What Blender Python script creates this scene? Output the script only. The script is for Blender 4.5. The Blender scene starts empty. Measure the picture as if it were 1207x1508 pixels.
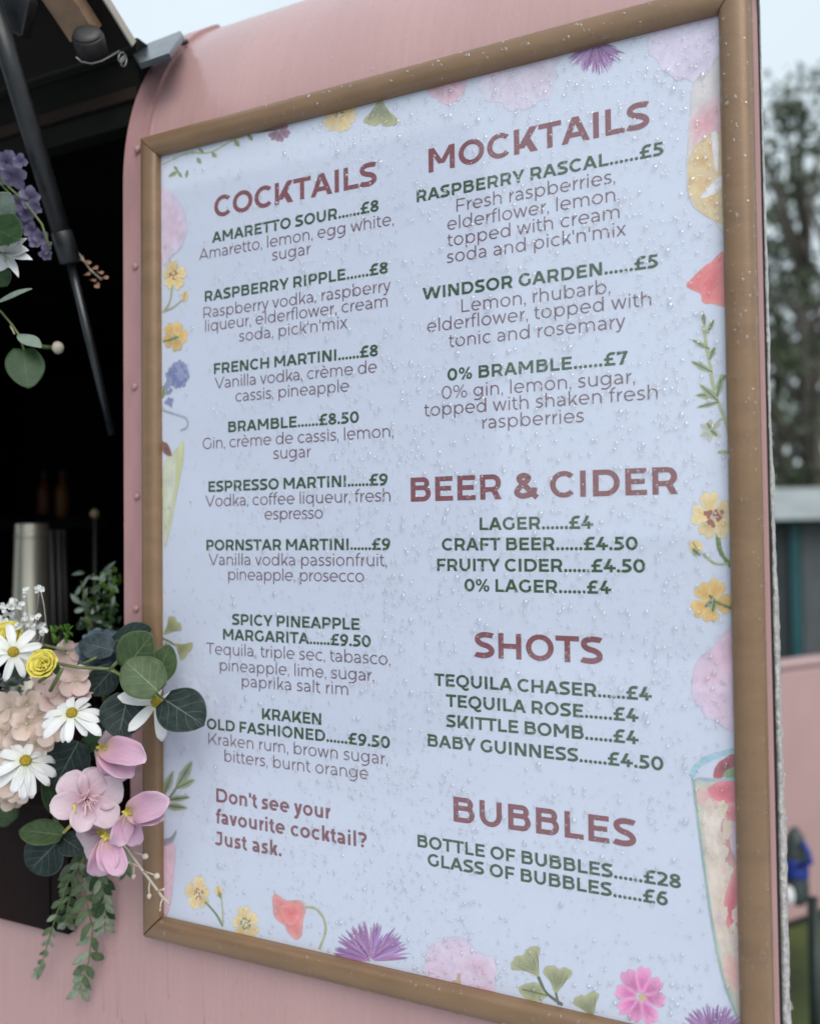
import bpy, bmesh, math, random
import numpy as np
from mathutils import Vector, Matrix, Euler
random.seed(7); RNG = np.random.default_rng(7)
S = bpy.context.scene; COL = S.collection

# ---------------------------------------------------------------- camera
CAM = Vector((0.62274, -0.71105, 1.55553))
AXR = Vector((0.907865, 0.419103, -0.011548)); AXD = Vector((-0.021368, 0.018744, -0.999596)); AXF = Vector((-0.418717, 0.907745, 0.025973))
FPX = 1234.3                                   # focal length in photo pixels (1207 x 1508)
cd = bpy.data.cameras.new('camera'); co = bpy.data.objects.new('camera', cd); COL.objects.link(co)
m = Matrix.Identity(4)
for i, a in enumerate((AXR, -AXD, -AXF)):
    for k in range(3): m[k][i] = a[k]
co.matrix_world = Matrix.Translation(CAM) @ m
cd.sensor_fit = 'VERTICAL'; cd.sensor_height = 36; cd.lens = FPX / 1508 * 36
cd.clip_start = .02; cd.clip_end = 600
cd.dof.use_dof = True; cd.dof.focus_distance = .765; cd.dof.aperture_fstop = cd.lens / 10.2
S.camera = co

# ---------------------------------------------------------------- sky, sun, exposure
SUN_EL, SUN_AZ = math.radians(46), math.radians(140)      # azimuth clockwise from +Y
wd = bpy.data.worlds.new('World'); S.world = wd; wd.use_nodes = True
nt = wd.node_tree; N = nt.nodes; Lk = nt.links
bg = N['Background']; sky = N.new('ShaderNodeTexSky'); sky.sky_type = 'NISHITA'; sky.sun_disc = False
sky.sun_elevation = SUN_EL; sky.sun_rotation = SUN_AZ; sky.air_density = 1.2; sky.dust_density = 4
tc = N.new('ShaderNodeTexCoord'); sx = N.new('ShaderNodeSeparateXYZ'); Lk.new(tc.outputs['Generated'], sx.inputs[0])
rmp = N.new('ShaderNodeValToRGB'); Lk.new(sx.outputs['Z'], rmp.inputs[0])      # overcast: brighter overhead
e = rmp.color_ramp.elements; e[0].position = 0; e[0].color = (.80, .93, .97, 1); e[1].position = 1; e[1].color = (.78, .86, .95, 1)
cn = N.new('ShaderNodeTexNoise'); cn.inputs['Scale'].default_value = 2.2; cn.inputs['Detail'].default_value = 5; Lk.new(tc.outputs['Generated'], cn.inputs['Vector'])
cr = N.new('ShaderNodeMapRange'); cr.inputs['To Min'].default_value = .82; cr.inputs['To Max'].default_value = 1.18; Lk.new(cn.outputs['Fac'], cr.inputs['Value'])
cm = N.new('ShaderNodeVectorMath'); cm.operation = 'SCALE'; Lk.new(rmp.outputs[0], cm.inputs[0]); Lk.new(cr.outputs[0], cm.inputs['Scale'])
cs = N.new('ShaderNodeVectorMath'); cs.operation = 'SCALE'; cs.inputs['Scale'].default_value = 7.0; Lk.new(cm.outputs[0], cs.inputs[0])
mx = N.new('ShaderNodeMix'); mx.data_type = 'RGBA'; mx.inputs[0].default_value = .86
Lk.new(sky.outputs[0], mx.inputs[6]); Lk.new(cs.outputs[0], mx.inputs[7]); Lk.new(mx.outputs[2], bg.inputs[0])
bg.inputs[1].default_value = .1
sl = bpy.data.lights.new('sun', 'SUN'); sl.energy = 1.35; sl.angle = math.radians(45); sl.color = (1, .97, .93)
so = bpy.data.objects.new('sun', sl); COL.objects.link(so)
d = Vector((math.sin(SUN_AZ)*math.cos(SUN_EL), math.cos(SUN_AZ)*math.cos(SUN_EL), math.sin(SUN_EL)))
so.rotation_euler = d.to_track_quat('Z', 'Y').to_euler(); so.location = d * 20
S.view_settings.view_transform = 'Standard'; S.view_settings.look = 'None'; S.view_settings.gamma = 1
S.view_settings.exposure = 0.65
cy = S.cycles
cy.max_bounces = 10; cy.transparent_max_bounces = 12; cy.transmission_bounces = 8; cy.diffuse_bounces = 3; cy.glossy_bounces = 3
cy.sample_clamp_indirect = 6; cy.caustics_reflective = True; cy.caustics_refractive = True

# ---------------------------------------------------------------- helpers
Z0 = 1.15                                      # height of the poster's lower edge
WALL = .008                                    # outer face of the trailer side
def ray(u, v): return AXR*((u - 603.5)/FPX) + AXD*((v - 754)/FPX) + AXF
def at(u, v, Y):                               # the point of the plane y = Y seen at photo pixel (u, v)
    d = ray(u, v); return CAM + d*((Y - CAM.y)/d.y)
def at_x(u, v, X):
    d = ray(u, v); return CAM + d*((X - CAM.x)/d.x)
def pxm(p): return (p - CAM).dot(AXF)/FPX      # metres per photo pixel at p
def lin(c): return c/12.92 if c <= .04045 else ((c + .055)/1.055)**2.4
def rgb(r, g, b, k=1.0): return tuple(lin(x/255)*k for x in (r, g, b))
PAPER = (.64, .685, .815)
def ink(r, g, b):                              # print colour measured against the white of the sheet
    w = rgb(190, 204, 230); c = rgb(r, g, b)
    return tuple(min(.9, c[i]/w[i]*PAPER[i]) for i in range(3))

def link(o, parent=None):
    COL.objects.link(o)
    if parent: o.parent = parent
    return o
def meshob(name, verts, faces, mat, parent=None, smooth=False, uvs=None, cols=None):
    me = bpy.data.meshes.new(name); me.from_pydata([tuple(v) for v in verts], [], faces)
    if mat: me.materials.append(mat)
    if smooth: me.polygons.foreach_set('use_smooth', [True]*len(me.polygons))
    if uvs is not None:
        ul = me.uv_layers.new(name='UVMap'); li = np.zeros(len(me.loops), np.int32); me.loops.foreach_get('vertex_index', li)
        ul.data.foreach_set('uv', np.asarray(uvs, np.float32)[li].ravel())
    if cols is not None:
        ca = me.color_attributes.new('Col', 'FLOAT_COLOR', 'POINT')
        c = np.ones((len(verts), 4), np.float32); c[:, :3] = np.asarray(cols)[:, :3]; ca.data.foreach_set('color', c.ravel())
    me.update()
    return link(bpy.data.objects.new(name, me), parent)
def tag(o, label, cat, group=None, kind=None):
    if label: o['label'] = label
    if cat: o['category'] = cat
    if group: o['group'] = group
    if kind: o['kind'] = kind
    return o
def empty(name, loc, label, cat, group=None):
    o = bpy.data.objects.new(name, None); o.empty_display_size = .05; o.location = loc; link(o); return tag(o, label, cat, group)

class MB:
    """collects geometry in world space; build() links it as one mesh, local to its parent's origin"""
    def __init__(self): self.v, self.f, self.uv, self.c = [], [], [], []
    def add(self, v, f, uv=None, c=None, M=None):
        b = len(self.v)
        if M is not None: v = [M @ Vector(x) for x in v]
        self.v += [Vector(x) for x in v]; self.f += [tuple(i + b for i in q) for q in f]
        self.uv += uv if uv is not None else [(0, 0)]*len(v); self.c += c if c is not None else [(1, 1, 1)]*len(v)
        return self
    def box(self, x0, y0, z0, x1, y1, z1, M=None):
        v = [(x, y, z) for z in (z0, z1) for y in (y0, y1) for x in (x0, x1)]
        return self.add(v, [(0, 2, 3, 1), (4, 5, 7, 6), (0, 1, 5, 4), (2, 6, 7, 3), (0, 4, 6, 2), (1, 3, 7, 5)], M=M)
    def tube(self, pts, r, n=8, cap=True):
        pts = [Vector(p) for p in pts]; m = len(pts); rr = r if isinstance(r, (list, tuple)) else [r]*m
        v, uv = [], []; up = None
        for i, p in enumerate(pts):
            t = (pts[min(m - 1, i + 1)] - pts[max(0, i - 1)]).normalized()
            if up is None: up = t.orthogonal().normalized()
            up = (up - t*up.dot(t)).normalized(); s = t.cross(up)
            for k in range(n):
                a = 2*math.pi*k/n; v.append(p + (up*math.cos(a) + s*math.sin(a))*rr[i]); uv.append((i/max(1, m - 1), k/n))
        f = [(i*n + k, i*n + (k + 1) % n, (i + 1)*n + (k + 1) % n, (i + 1)*n + k) for i in range(m - 1) for k in range(n)]
        if cap: f += [tuple(range(n - 1, -1, -1)), tuple(range((m - 1)*n, m*n))]
        return self.add(v, f, uv)
    def lathe(self, prof, M, n=14):            # prof: (radius, height) pairs round local z
        v = [(r*math.cos(2*math.pi*k/n), r*math.sin(2*math.pi*k/n), z) for r, z in prof for k in range(n)]; m = len(prof)
        f = [(i*n + k, i*n + (k + 1) % n, (i + 1)*n + (k + 1) % n, (i + 1)*n + k) for i in range(m - 1) for k in range(n)]
        f += [tuple(range(n - 1, -1, -1)), tuple(range((m - 1)*n, m*n))]
        return self.add(v, f, M=M)
    def build(self, name, mat, parent=None, smooth=False, bevel=0, col=False):
        org = parent.matrix_world.translation if parent and parent.type == 'EMPTY' else Vector((0, 0, 0))
        off = org if parent else org
        if parent is not None and parent.type != 'EMPTY' and parent.parent is not None: off = parent.parent.location
        if parent is not None and parent.type == 'EMPTY': off = parent.location
        o = meshob(name, [x - off for x in self.v], self.f, mat, parent, smooth, self.uv, self.c if col else None)
        if bevel:
            b = o.modifiers.new('bevel', 'BEVEL'); b.width = bevel; b.segments = 2; b.limit_method = 'ANGLE'
            o.data.polygons.foreach_set('use_smooth', [True]*len(o.data.polygons)); w = o.modifiers.new('wn', 'WEIGHTED_NORMAL'); w.keep_sharp = True
        return o

# ---------------------------------------------------------------- materials
def base_mat(name):
    m = bpy.data.materials.new(name); m.use_nodes = True; t = m.node_tree; return m, t, t.nodes, t.links, t.nodes['Principled BSDF']
def pbr(name, col, rough=.5, metal=0, var=.12, scale=30, bump=0, bscale=200, stretch=(1, 1, 1), coat=0, rvar=.1, spec=.5, dirt=None, col2=None, streak=0):
    m, t, n, l, b = base_mat(name)
    tc = n.new('ShaderNodeTexCoord'); mp = n.new('ShaderNodeMapping'); mp.inputs['Scale'].default_value = stretch; l.new(tc.outputs['Object'], mp.inputs[0])
    ns = n.new('ShaderNodeTexNoise'); ns.inputs['Scale'].default_value = scale; ns.inputs['Detail'].default_value = 6; l.new(mp.outputs[0], ns.inputs['Vector'])
    r = n.new('ShaderNodeValToRGB'); r.color_ramp.elements[0].position = .3; r.color_ramp.elements[1].position = .72
    c2 = col2 or tuple(x*(1 + var) for x in col); c1 = tuple(x*(1 - var) for x in col)
    r.color_ramp.elements[0].color = (*c1, 1); r.color_ramp.elements[1].color = (*c2, 1); l.new(ns.outputs['Fac'], r.inputs[0])
    out = r.outputs[0]
    if dirt:
        dcol, dscale, thr, dstretch = dirt
        m2 = n.new('ShaderNodeMapping'); m2.inputs['Scale'].default_value = dstretch; l.new(tc.outputs['Object'], m2.inputs[0])
        n2 = n.new('ShaderNodeTexNoise'); n2.inputs['Scale'].default_value = dscale; n2.inputs['Detail'].default_value = 8; n2.inputs['Roughness'].default_value = .7; l.new(m2.outputs[0], n2.inputs['Vector'])
        mr = n.new('ShaderNodeMapRange'); mr.inputs['From Min'].default_value = thr; mr.inputs['From Max'].default_value = thr + .12; l.new(n2.outputs['Fac'], mr.inputs['Value'])
        mm = n.new('ShaderNodeMix'); mm.data_type = 'RGBA'; l.new(mr.outputs[0], mm.inputs[0]); l.new(out, mm.inputs[6]); mm.inputs[7].default_value = (*dcol, 1); out = mm.outputs[2]
    if streak:                                   # fine brush and rain streaks running down the surface
        m3 = n.new('ShaderNodeMapping'); m3.inputs['Scale'].default_value = (1, .035, .035); l.new(tc.outputs['Object'], m3.inputs[0])
        n3 = n.new('ShaderNodeTexNoise'); n3.inputs['Scale'].default_value = 260; n3.inputs['Detail'].default_value = 5; n3.inputs['Roughness'].default_value = .65; l.new(m3.outputs[0], n3.inputs['Vector'])
        r3 = n.new('ShaderNodeMapRange'); r3.inputs['From Min'].default_value = .3; r3.inputs['From Max'].default_value = .7; r3.inputs['To Min'].default_value = 1 - streak; r3.inputs['To Max'].default_value = 1 + streak; l.new(n3.outputs['Fac'], r3.inputs['Value'])
        s3 = n.new('ShaderNodeVectorMath'); s3.operation = 'SCALE'; l.new(out, s3.inputs[0]); l.new(r3.outputs[0], s3.inputs['Scale']); out = s3.outputs[0]
    l.new(out, b.inputs['Base Color'])
    b.inputs['Metallic'].default_value = metal; b.inputs['Specular IOR Level'].default_value = spec; b.inputs['Coat Weight'].default_value = coat; b.inputs['Coat Roughness'].default_value = .15
    mr = n.new('ShaderNodeMapRange'); mr.inputs['To Min'].default_value = max(.02, rough - rvar); mr.inputs['To Max'].default_value = min(1, rough + rvar); l.new(ns.outputs['Fac'], mr.inputs['Value']); l.new(mr.outputs[0], b.inputs['Roughness'])
    if bump:
        nb = n.new('ShaderNodeTexNoise'); nb.inputs['Scale'].default_value = bscale; nb.inputs['Detail'].default_value = 5; l.new(mp.outputs[0], nb.inputs['Vector'])
        bp = n.new('ShaderNodeBump'); bp.inputs['Strength'].default_value = bump; bp.inputs['Distance'].default_value = .002; l.new(nb.outputs['Fac'], bp.inputs['Height']); l.new(bp.outputs[0], b.inputs['Normal'])
    return m
def petal_mat(name, base, mid, tip, rough=.55, trans=.25, streak=.1):
    """petal colour runs along UV.x; fine streaks follow the petal's length"""
    m, t, n, l, b = base_mat(name)
    uv = n.new('ShaderNodeUVMap'); sp = n.new('ShaderNodeSeparateXYZ'); l.new(uv.outputs[0], sp.inputs[0])
    r = n.new('ShaderNodeValToRGB'); E = r.color_ramp.elements; E[0].color = (*base, 1); E[1].color = (*tip, 1); E[0].position = .02
    k = E.new(.4); k.color = (*mid, 1); l.new(sp.outputs[0], r.inputs[0])
    mp = n.new('ShaderNodeMapping'); mp.inputs['Scale'].default_value = (1.5, 9, 1); l.new(uv.outputs[0], mp.inputs[0])
    ns = n.new('ShaderNodeTexNoise'); ns.inputs['Scale'].default_value = 2.2; ns.inputs['Detail'].default_value = 4; l.new(mp.outputs[0], ns.inputs['Vector'])
    oi = n.new('ShaderNodeObjectInfo'); 
    mr = n.new('ShaderNodeMapRange'); mr.inputs['To Min'].default_value = 1 - streak*1.6; mr.inputs['To Max'].default_value = 1 + streak*1.2; l.new(ns.outputs['Fac'], mr.inputs['Value'])
    vm = n.new('ShaderNodeVectorMath'); vm.operation = 'SCALE'; l.new(r.outputs[0], vm.inputs[0]); l.new(mr.outputs[0], vm.inputs['Scale'])
    l.new(vm.outputs[0], b.inputs['Base Color']); b.inputs['Roughness'].default_value = rough; b.inputs['Specular IOR Level'].default_value = .3
    bp = n.new('ShaderNodeBump'); bp.inputs['Strength'].default_value = .35; bp.inputs['Distance'].default_value = .0008; l.new(ns.outputs['Fac'], bp.inputs['Height']); l.new(bp.outputs[0], b.inputs['Normal'])
    tr = n.new('ShaderNodeBsdfTranslucent'); l.new(vm.outputs[0], tr.inputs[0]); ms = n.new('ShaderNodeMixShader'); ms.inputs[0].default_value = trans
    l.new(b.outputs[0], ms.inputs[1]); l.new(tr.outputs[0], ms.inputs[2]); l.new(ms.outputs[0], n['Material Output'].inputs[0])
    return m
def leaf_mat(name, col, vein, rough=.5, mottle=.35, veins=5.0, frost=None, trans=.12):
    """leaf with a pale midrib, side veins curving out, a frosty mottling and a paler rim"""
    m, t, n, l, b = base_mat(name)
    def M(op, a, c=None, d=None):
        x = n.new('ShaderNodeMath'); x.operation = op
        for i, q in enumerate((a, c, d)):
            if q is None: continue
            if isinstance(q, (int, float)): x.inputs[i].default_value = q
            else: l.new(q, x.inputs[i])
        return x.outputs[0]
    uv = n.new('ShaderNodeUVMap'); sp = n.new('ShaderNodeSeparateXYZ'); l.new(uv.outputs[0], sp.inputs[0])
    av = M('ABSOLUTE', M('MULTIPLY_ADD', sp.outputs[1], 2, -1))
    tc = n.new('ShaderNodeTexCoord'); ns = n.new('ShaderNodeTexNoise'); ns.inputs['Scale'].default_value = 90; ns.inputs['Detail'].default_value = 7; ns.inputs['Roughness'].default_value = .7; l.new(tc.outputs['Object'], ns.inputs['Vector'])
    n2 = n.new('ShaderNodeTexNoise'); n2.inputs['Scale'].default_value = 40; l.new(tc.outputs['Object'], n2.inputs['Vector'])
    ph = M('ADD', M('MULTIPLY', sp.outputs[0], veins), M('ADD', M('MULTIPLY', M('POWER', av, .85), -1.9), M('MULTIPLY', n2.outputs['Fac'], .25)))
    tri = M('ABSOLUTE', M('SUBTRACT', M('FRACT', ph), .5))
    vn = M('MULTIPLY', M('LESS_THAN', tri, .035), M('SUBTRACT', .75, M('MULTIPLY', av, .6)))
    mid = M('LESS_THAN', av, M('SUBTRACT', .035, M('MULTIPLY', sp.outputs[0], .022)))
    rim = M('MULTIPLY', M('GREATER_THAN', av, .955), .5)
    fac = M('MAXIMUM', M('MAXIMUM', vn, M('MULTIPLY', mid, .95)), rim)
    r = n.new('ShaderNodeValToRGB'); r.color_ramp.elements[0].position = .36; r.color_ramp.elements[1].position = .66
    r.color_ramp.elements[0].color = (*[x*(1 - mottle) for x in col], 1); r.color_ramp.elements[1].color = (*(frost or [x*(1 + mottle) for x in col]), 1); l.new(ns.outputs['Fac'], r.inputs[0])
    mm = n.new('ShaderNodeMix'); mm.data_type = 'RGBA'; l.new(M('MULTIPLY', fac, .8), mm.inputs[0]); l.new(r.outputs[0], mm.inputs[6]); mm.inputs[7].default_value = (*vein, 1)
    l.new(mm.outputs[2], b.inputs['Base Color']); b.inputs['Roughness'].default_value = rough; b.inputs['Specular IOR Level'].default_value = .35
    bp = n.new('ShaderNodeBump'); bp.inputs['Strength'].default_value = .4; bp.inputs['Distance'].default_value = .0006; bp.invert = True; l.new(fac, bp.inputs['Height']); l.new(bp.outputs[0], b.inputs['Normal'])
    tr = n.new('ShaderNodeBsdfTranslucent'); l.new(mm.outputs[2], tr.inputs[0]); ms = n.new('ShaderNodeMixShader'); ms.inputs[0].default_value = trans
    l.new(b.outputs[0], ms.inputs[1]); l.new(tr.outputs[0], ms.inputs[2]); l.new(ms.outputs[0], n['Material Output'].inputs[0])
    return m
def ink_mat(name, col=None, var=.12, scale=160, edge=0):
    m, t, n, l, b = base_mat(name)
    tc = n.new('ShaderNodeTexCoord'); ns = n.new('ShaderNodeTexNoise'); ns.inputs['Scale'].default_value = scale; ns.inputs['Detail'].default_value = 6; ns.inputs['Roughness'].default_value = .65; l.new(tc.outputs['Object'], ns.inputs['Vector'])
    mr = n.new('ShaderNodeMapRange'); mr.inputs['From Min'].default_value = .25; mr.inputs['From Max'].default_value = .75; mr.inputs['To Min'].default_value = 1 - var; mr.inputs['To Max'].default_value = 1 + var; l.new(ns.outputs['Fac'], mr.inputs['Value'])
    vm = n.new('ShaderNodeVectorMath'); vm.operation = 'SCALE'; l.new(mr.outputs[0], vm.inputs['Scale'])
    if col: vm.inputs[0].default_value = col
    else:
        a = n.new('ShaderNodeAttribute'); a.attribute_name = 'Col'; l.new(a.outputs['Color'], vm.inputs[0])
    l.new(vm.outputs[0], b.inputs['Base Color']); b.inputs['Roughness'].default_value = .6; b.inputs['Specular IOR Level'].default_value = .25
    return m

PINK = (.455, .278, .272)
M = dict(
    pink=pbr('pink_paint', PINK, .27, var=.07, scale=9, bump=.22, bscale=120, stretch=(1, 1, .25), dirt=((.24, .14, .13), 46, .68, (1.4, 1, .16)), streak=.035),
    pinkroof=pbr('pink_roof_paint', PINK, .30, var=.07, scale=9, bump=.25, bscale=240, stretch=(1, .12, .12), dirt=((.30, .17, .16), 60, .70, (1.4, .1, .1)), streak=.035),
    strip=pbr('pink_strip_paint', (.40, .225, .225), .38, var=.10, scale=40, bump=.25, bscale=90, stretch=(1, 1, .3), dirt=((.10, .05, .045), 90, .76, (1, 1, 1))),
    bronze=pbr('bronze_frame', (.225, .138, .078), .38, metal=.15, var=.10, scale=60, bump=.05, bscale=500, stretch=(.3, 1, 1)),
    black=pbr('black_backing', (.012, .012, .012), .6),
    rubber=pbr('black_strut', (.012, .014, .016), .42, var=.3, scale=80, bump=.1),
    rod=pbr('strut_rod', (.05, .055, .06), .3, metal=.7),
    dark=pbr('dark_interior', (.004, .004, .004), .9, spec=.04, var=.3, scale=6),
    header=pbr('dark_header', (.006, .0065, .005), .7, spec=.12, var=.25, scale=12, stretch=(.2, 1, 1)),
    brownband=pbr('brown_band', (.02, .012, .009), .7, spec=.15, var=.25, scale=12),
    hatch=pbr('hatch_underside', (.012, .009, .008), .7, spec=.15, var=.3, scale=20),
    ply=pbr('plywood_edge', (.30, .19, .12), .7, var=.35, scale=25, bump=.4, bscale=90, dirt=((.03, .02, .015), 30, .6, (1, 1, 1))),
    edge=pbr('pale_edge', (.42, .38, .33), .6, var=.2),
    plate=pbr('black_plate', (.035, .045, .055), .22, var=.2, scale=60, bump=.1, bscale=150),
    gunge=pbr('grey_sealant', (.42, .40, .39), .45, var=.4, scale=260, bump=.8, bscale=520, dirt=((.08, .08, .075), 140, .62, (1, 1, .4))),
    wood=pbr('dark_wood', (.010, .0045, .004), .5, spec=.09, var=.4, scale=14, stretch=(1, 1, .15), bump=.2, bscale=60, dirt=((.05, .035, .03), 40, .70, (2, 1, .2))),
    wire=pbr('steel_wire', (.22, .22, .21), .35, metal=.6),
)
g = bpy.data.materials.new('water'); g.use_nodes = True; t = g.node_tree; t.nodes.clear()
o_ = t.nodes.new('ShaderNodeOutputMaterial'); gl = t.nodes.new('ShaderNodeBsdfGlass'); gl.inputs['IOR'].default_value = 1.33; gl.inputs['Roughness'].default_value = 0.0; tp = t.nodes.new('ShaderNodeBsdfTransparent'); ms = t.nodes.new('ShaderNodeMixShader'); ms.inputs[0].default_value = .08     # thin beads: most of the light goes straight through
t.links.new(tp.outputs[0], ms.inputs[1]); t.links.new(gl.outputs[0], ms.inputs[2])
gs = t.nodes.new('ShaderNodeBsdfGlossy'); gs.inputs['Roughness'].default_value = .03; fr = t.nodes.new('ShaderNodeLayerWeight'); p5 = t.nodes.new('ShaderNodeMath'); p5.operation = 'POWER'; p5.inputs[1].default_value = 1.5; t.links.new(fr.outputs['Facing'], p5.inputs[0])
k_ = t.nodes.new('ShaderNodeMath'); k_.operation = 'MULTIPLY_ADD'; k_.inputs[1].default_value = 1.0; k_.inputs[2].default_value = .13; t.links.new(p5.outputs[0], k_.inputs[0])
m2 = t.nodes.new('ShaderNodeMixShader'); t.links.new(k_.outputs[0], m2.inputs[0]); t.links.new(ms.outputs[0], m2.inputs[1]); t.links.new(gs.outputs[0], m2.inputs[2]); t.links.new(m2.outputs[0], o_.inputs[0]); M['water'] = g
wd_ = g.copy(); wd_.name = 'water_drip'; M['drip'] = wd_       # fat hanging drops, full lenses
for nd in wd_.node_tree.nodes:
    if nd.type == 'MATH' and nd.operation == 'MULTIPLY_ADD': nd.inputs[1].default_value = .3; nd.inputs[2].default_value = .02
    if nd.type == 'MIX_SHADER' and not nd.inputs[0].is_linked: nd.inputs[0].default_value = .8
wf = g.copy(); wf.name = 'water_film'; M['film'] = wf       # flatter, clearer beads for the painted metal
for nd in wf.node_tree.nodes:
    if nd.type == 'MATH' and nd.operation == 'MULTIPLY_ADD': nd.inputs[1].default_value = .62; nd.inputs[2].default_value = .04
    if nd.type == 'MATH' and nd.operation == 'POWER': nd.inputs[1].default_value = 1.8
ms = [nd for nd in wf.node_tree.nodes if nd.type == 'MIX_SHADER' and not nd.inputs[0].is_linked][0]; ms.inputs[0].default_value = .3
g = bpy.data.materials.new('clear_cover'); g.use_nodes = True; t = g.node_tree; t.nodes.clear()   # thin clear acrylic: passes light, mirrors a little
o_ = t.nodes.new('ShaderNodeOutputMaterial'); tp = t.nodes.new('ShaderNodeBsdfTransparent'); gs = t.nodes.new('ShaderNodeBsdfGlossy'); gs.inputs['Roughness'].default_value = .03
fr = t.nodes.new('ShaderNodeLayerWeight'); p5 = t.nodes.new('ShaderNodeMath'); p5.operation = 'POWER'; p5.inputs[1].default_value = 5; t.links.new(fr.outputs['Facing'], p5.inputs[0])
k_ = t.nodes.new('ShaderNodeMath'); k_.operation = 'MULTIPLY_ADD'; k_.inputs[1].default_value = .9; k_.inputs[2].default_value = .10; t.links.new(p5.outputs[0], k_.inputs[0])
ms = t.nodes.new('ShaderNodeMixShader'); t.links.new(k_.outputs[0], ms.inputs[0]); t.links.new(tp.outputs[0], ms.inputs[1]); t.links.new(gs.outputs[0], ms.inputs[2]); t.links.new(ms.outputs[0], o_.inputs[0]); M['pane'] = g
# ---------------------------------------------------------------- ground
def grid_sheet(name, x0, y0, x1, y1, z, mat, n=2):
    v = [(x0 + (x1 - x0)*i/n, y0 + (y1 - y0)*j/n, z) for j in range(n + 1) for i in range(n + 1)]
    f = [(j*(n + 1) + i, j*(n + 1) + i + 1, (j + 1)*(n + 1) + i + 1, (j + 1)*(n + 1) + i) for j in range(n) for i in range(n)]
    return meshob(name, v, f, mat)
grass = pbr('grass_ground', (.035, .06, .012), .9, var=.6, scale=3, bump=1, bscale=30, col2=(.075, .10, .025))
o = grid_sheet('ground', -250, -250, 250, 350, 0, grass); tag(o, 'damp green grass field under the trailer', 'ground', kind='structure')
bounce = pbr('pale_bounce', (.49, .52, .56), .85, var=.35, scale=60, bump=1, bscale=120)  # added pale ground: bounces light up to brighten the drops and lower board
o = grid_sheet('bounce_ground', -12, -10, 9, 1.9, .004, bounce); tag(o, 'added pale reflector ground, out of view under and before the trailer', 'reflector', kind='structure')

# ---------------------------------------------------------------- trailer
XR, XE, XJ, XL = .6022, .5235, -.0575, -2.3               # right end, hatch jamb, left end
ZC, ZT, RR = 1.95, 2.55, .30                   # where the side starts to curve; roof radius
TR = empty('catering_trailer', (0, .9, 0), 'dusty pink curved roof catering trailer with an open serving hatch', 'trailer')
def prof(k):                                   # k 0..1 round the roof shoulder
    a = math.radians(90)*k; return WALL + RR - RR*math.cos(a), ZC + RR*math.sin(a)
def side_sheet(x0, x1, z0, z1=None, kmax=None, off=0.0, nx=8, thick=.004):
    """outer skin between two x, from z0 up (and over the roof shoulder to kmax)"""
    P = [(WALL - off, z0 + (min(z1 or ZC, ZC) - z0)*i/12) for i in range(13)]
    if kmax:
        for i in range(1, 25):
            y, z = prof(kmax*i/24); a = math.radians(90)*kmax*i/24; P.append((y - off*math.cos(a), z + off*math.sin(a)))
    v, f = [], []
    for s in (0, 1):
        for i in range(nx + 1):
            x = x0 + (x1 - x0)*i/nx
            for (y, z) in P: v.append((x - (.075*min(1, max(0, y - .03)/.28)*(i/nx) if x1 == XR else 0), y + s*thick, z))
    m = len(P); w = (nx + 1)*m
    for i in range(nx):
        for j in range(m - 1):
            a, b, c, d = i*m + j, (i + 1)*m + j, (i + 1)*m + j + 1, i*m + j + 1
            f += [(a, b, c, d), (w + a, w + d, w + c, w + b)]
    for j in range(m - 1): f += [(j, j + 1, w + j + 1, w + j), (nx*m + j, w + nx*m + j, w + nx*m + j + 1, nx*m + j + 1)]
    for i in range(nx): f += [(i*m, w + i*m, w + (i + 1)*m, (i + 1)*m), (i*m + m - 1, (i + 1)*m + m - 1, w + (i + 1)*m + m - 1, w + i*m + m - 1)]
    b = MB(); b.add(v, f); return b
b = side_sheet(XJ + .004, XR, .42, None, 1.0, nx=10); o = b.build('side_panel', M['pink'], TR, True); o.data.set_sharp_from_angle(angle=math.radians(40))
b = side_sheet(XL, XJ + .004, .42, Z0 + .095, None, nx=6); o = b.build('lower_panel', M['pink'], TR, True); o.data.set_sharp_from_angle(angle=math.radians(40))
# jamb strip: a riveted flat bar that follows the side and curves over the shoulder
b = side_sheet(XJ, -.0275, Z0 - .012 + .165, None, .62, off=.0045, nx=2, thick=.008); o = b.build('jamb_strip', M['strip'], TR, True); o.data.set_sharp_from_angle(angle=math.radians(40))
for (u, v) in ((202, 220), (199.5, 392.5), (198.4, 569.5), (202, 731), (200.5, 896.5)):
    p = at(u, v, WALL - .005); r = .0041
    mt = Matrix.Translation((p.x, WALL - .0044, p.z)) @ Matrix.Rotation(math.radians(90), 4, 'X')
    MB().lathe([(r, 0), (r*.97, .0012), (r*.8, .0023), (r*.5, .0031), (r*.2, .0034)], mt, 16).build('rivet', M['strip'], TR, True)
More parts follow.
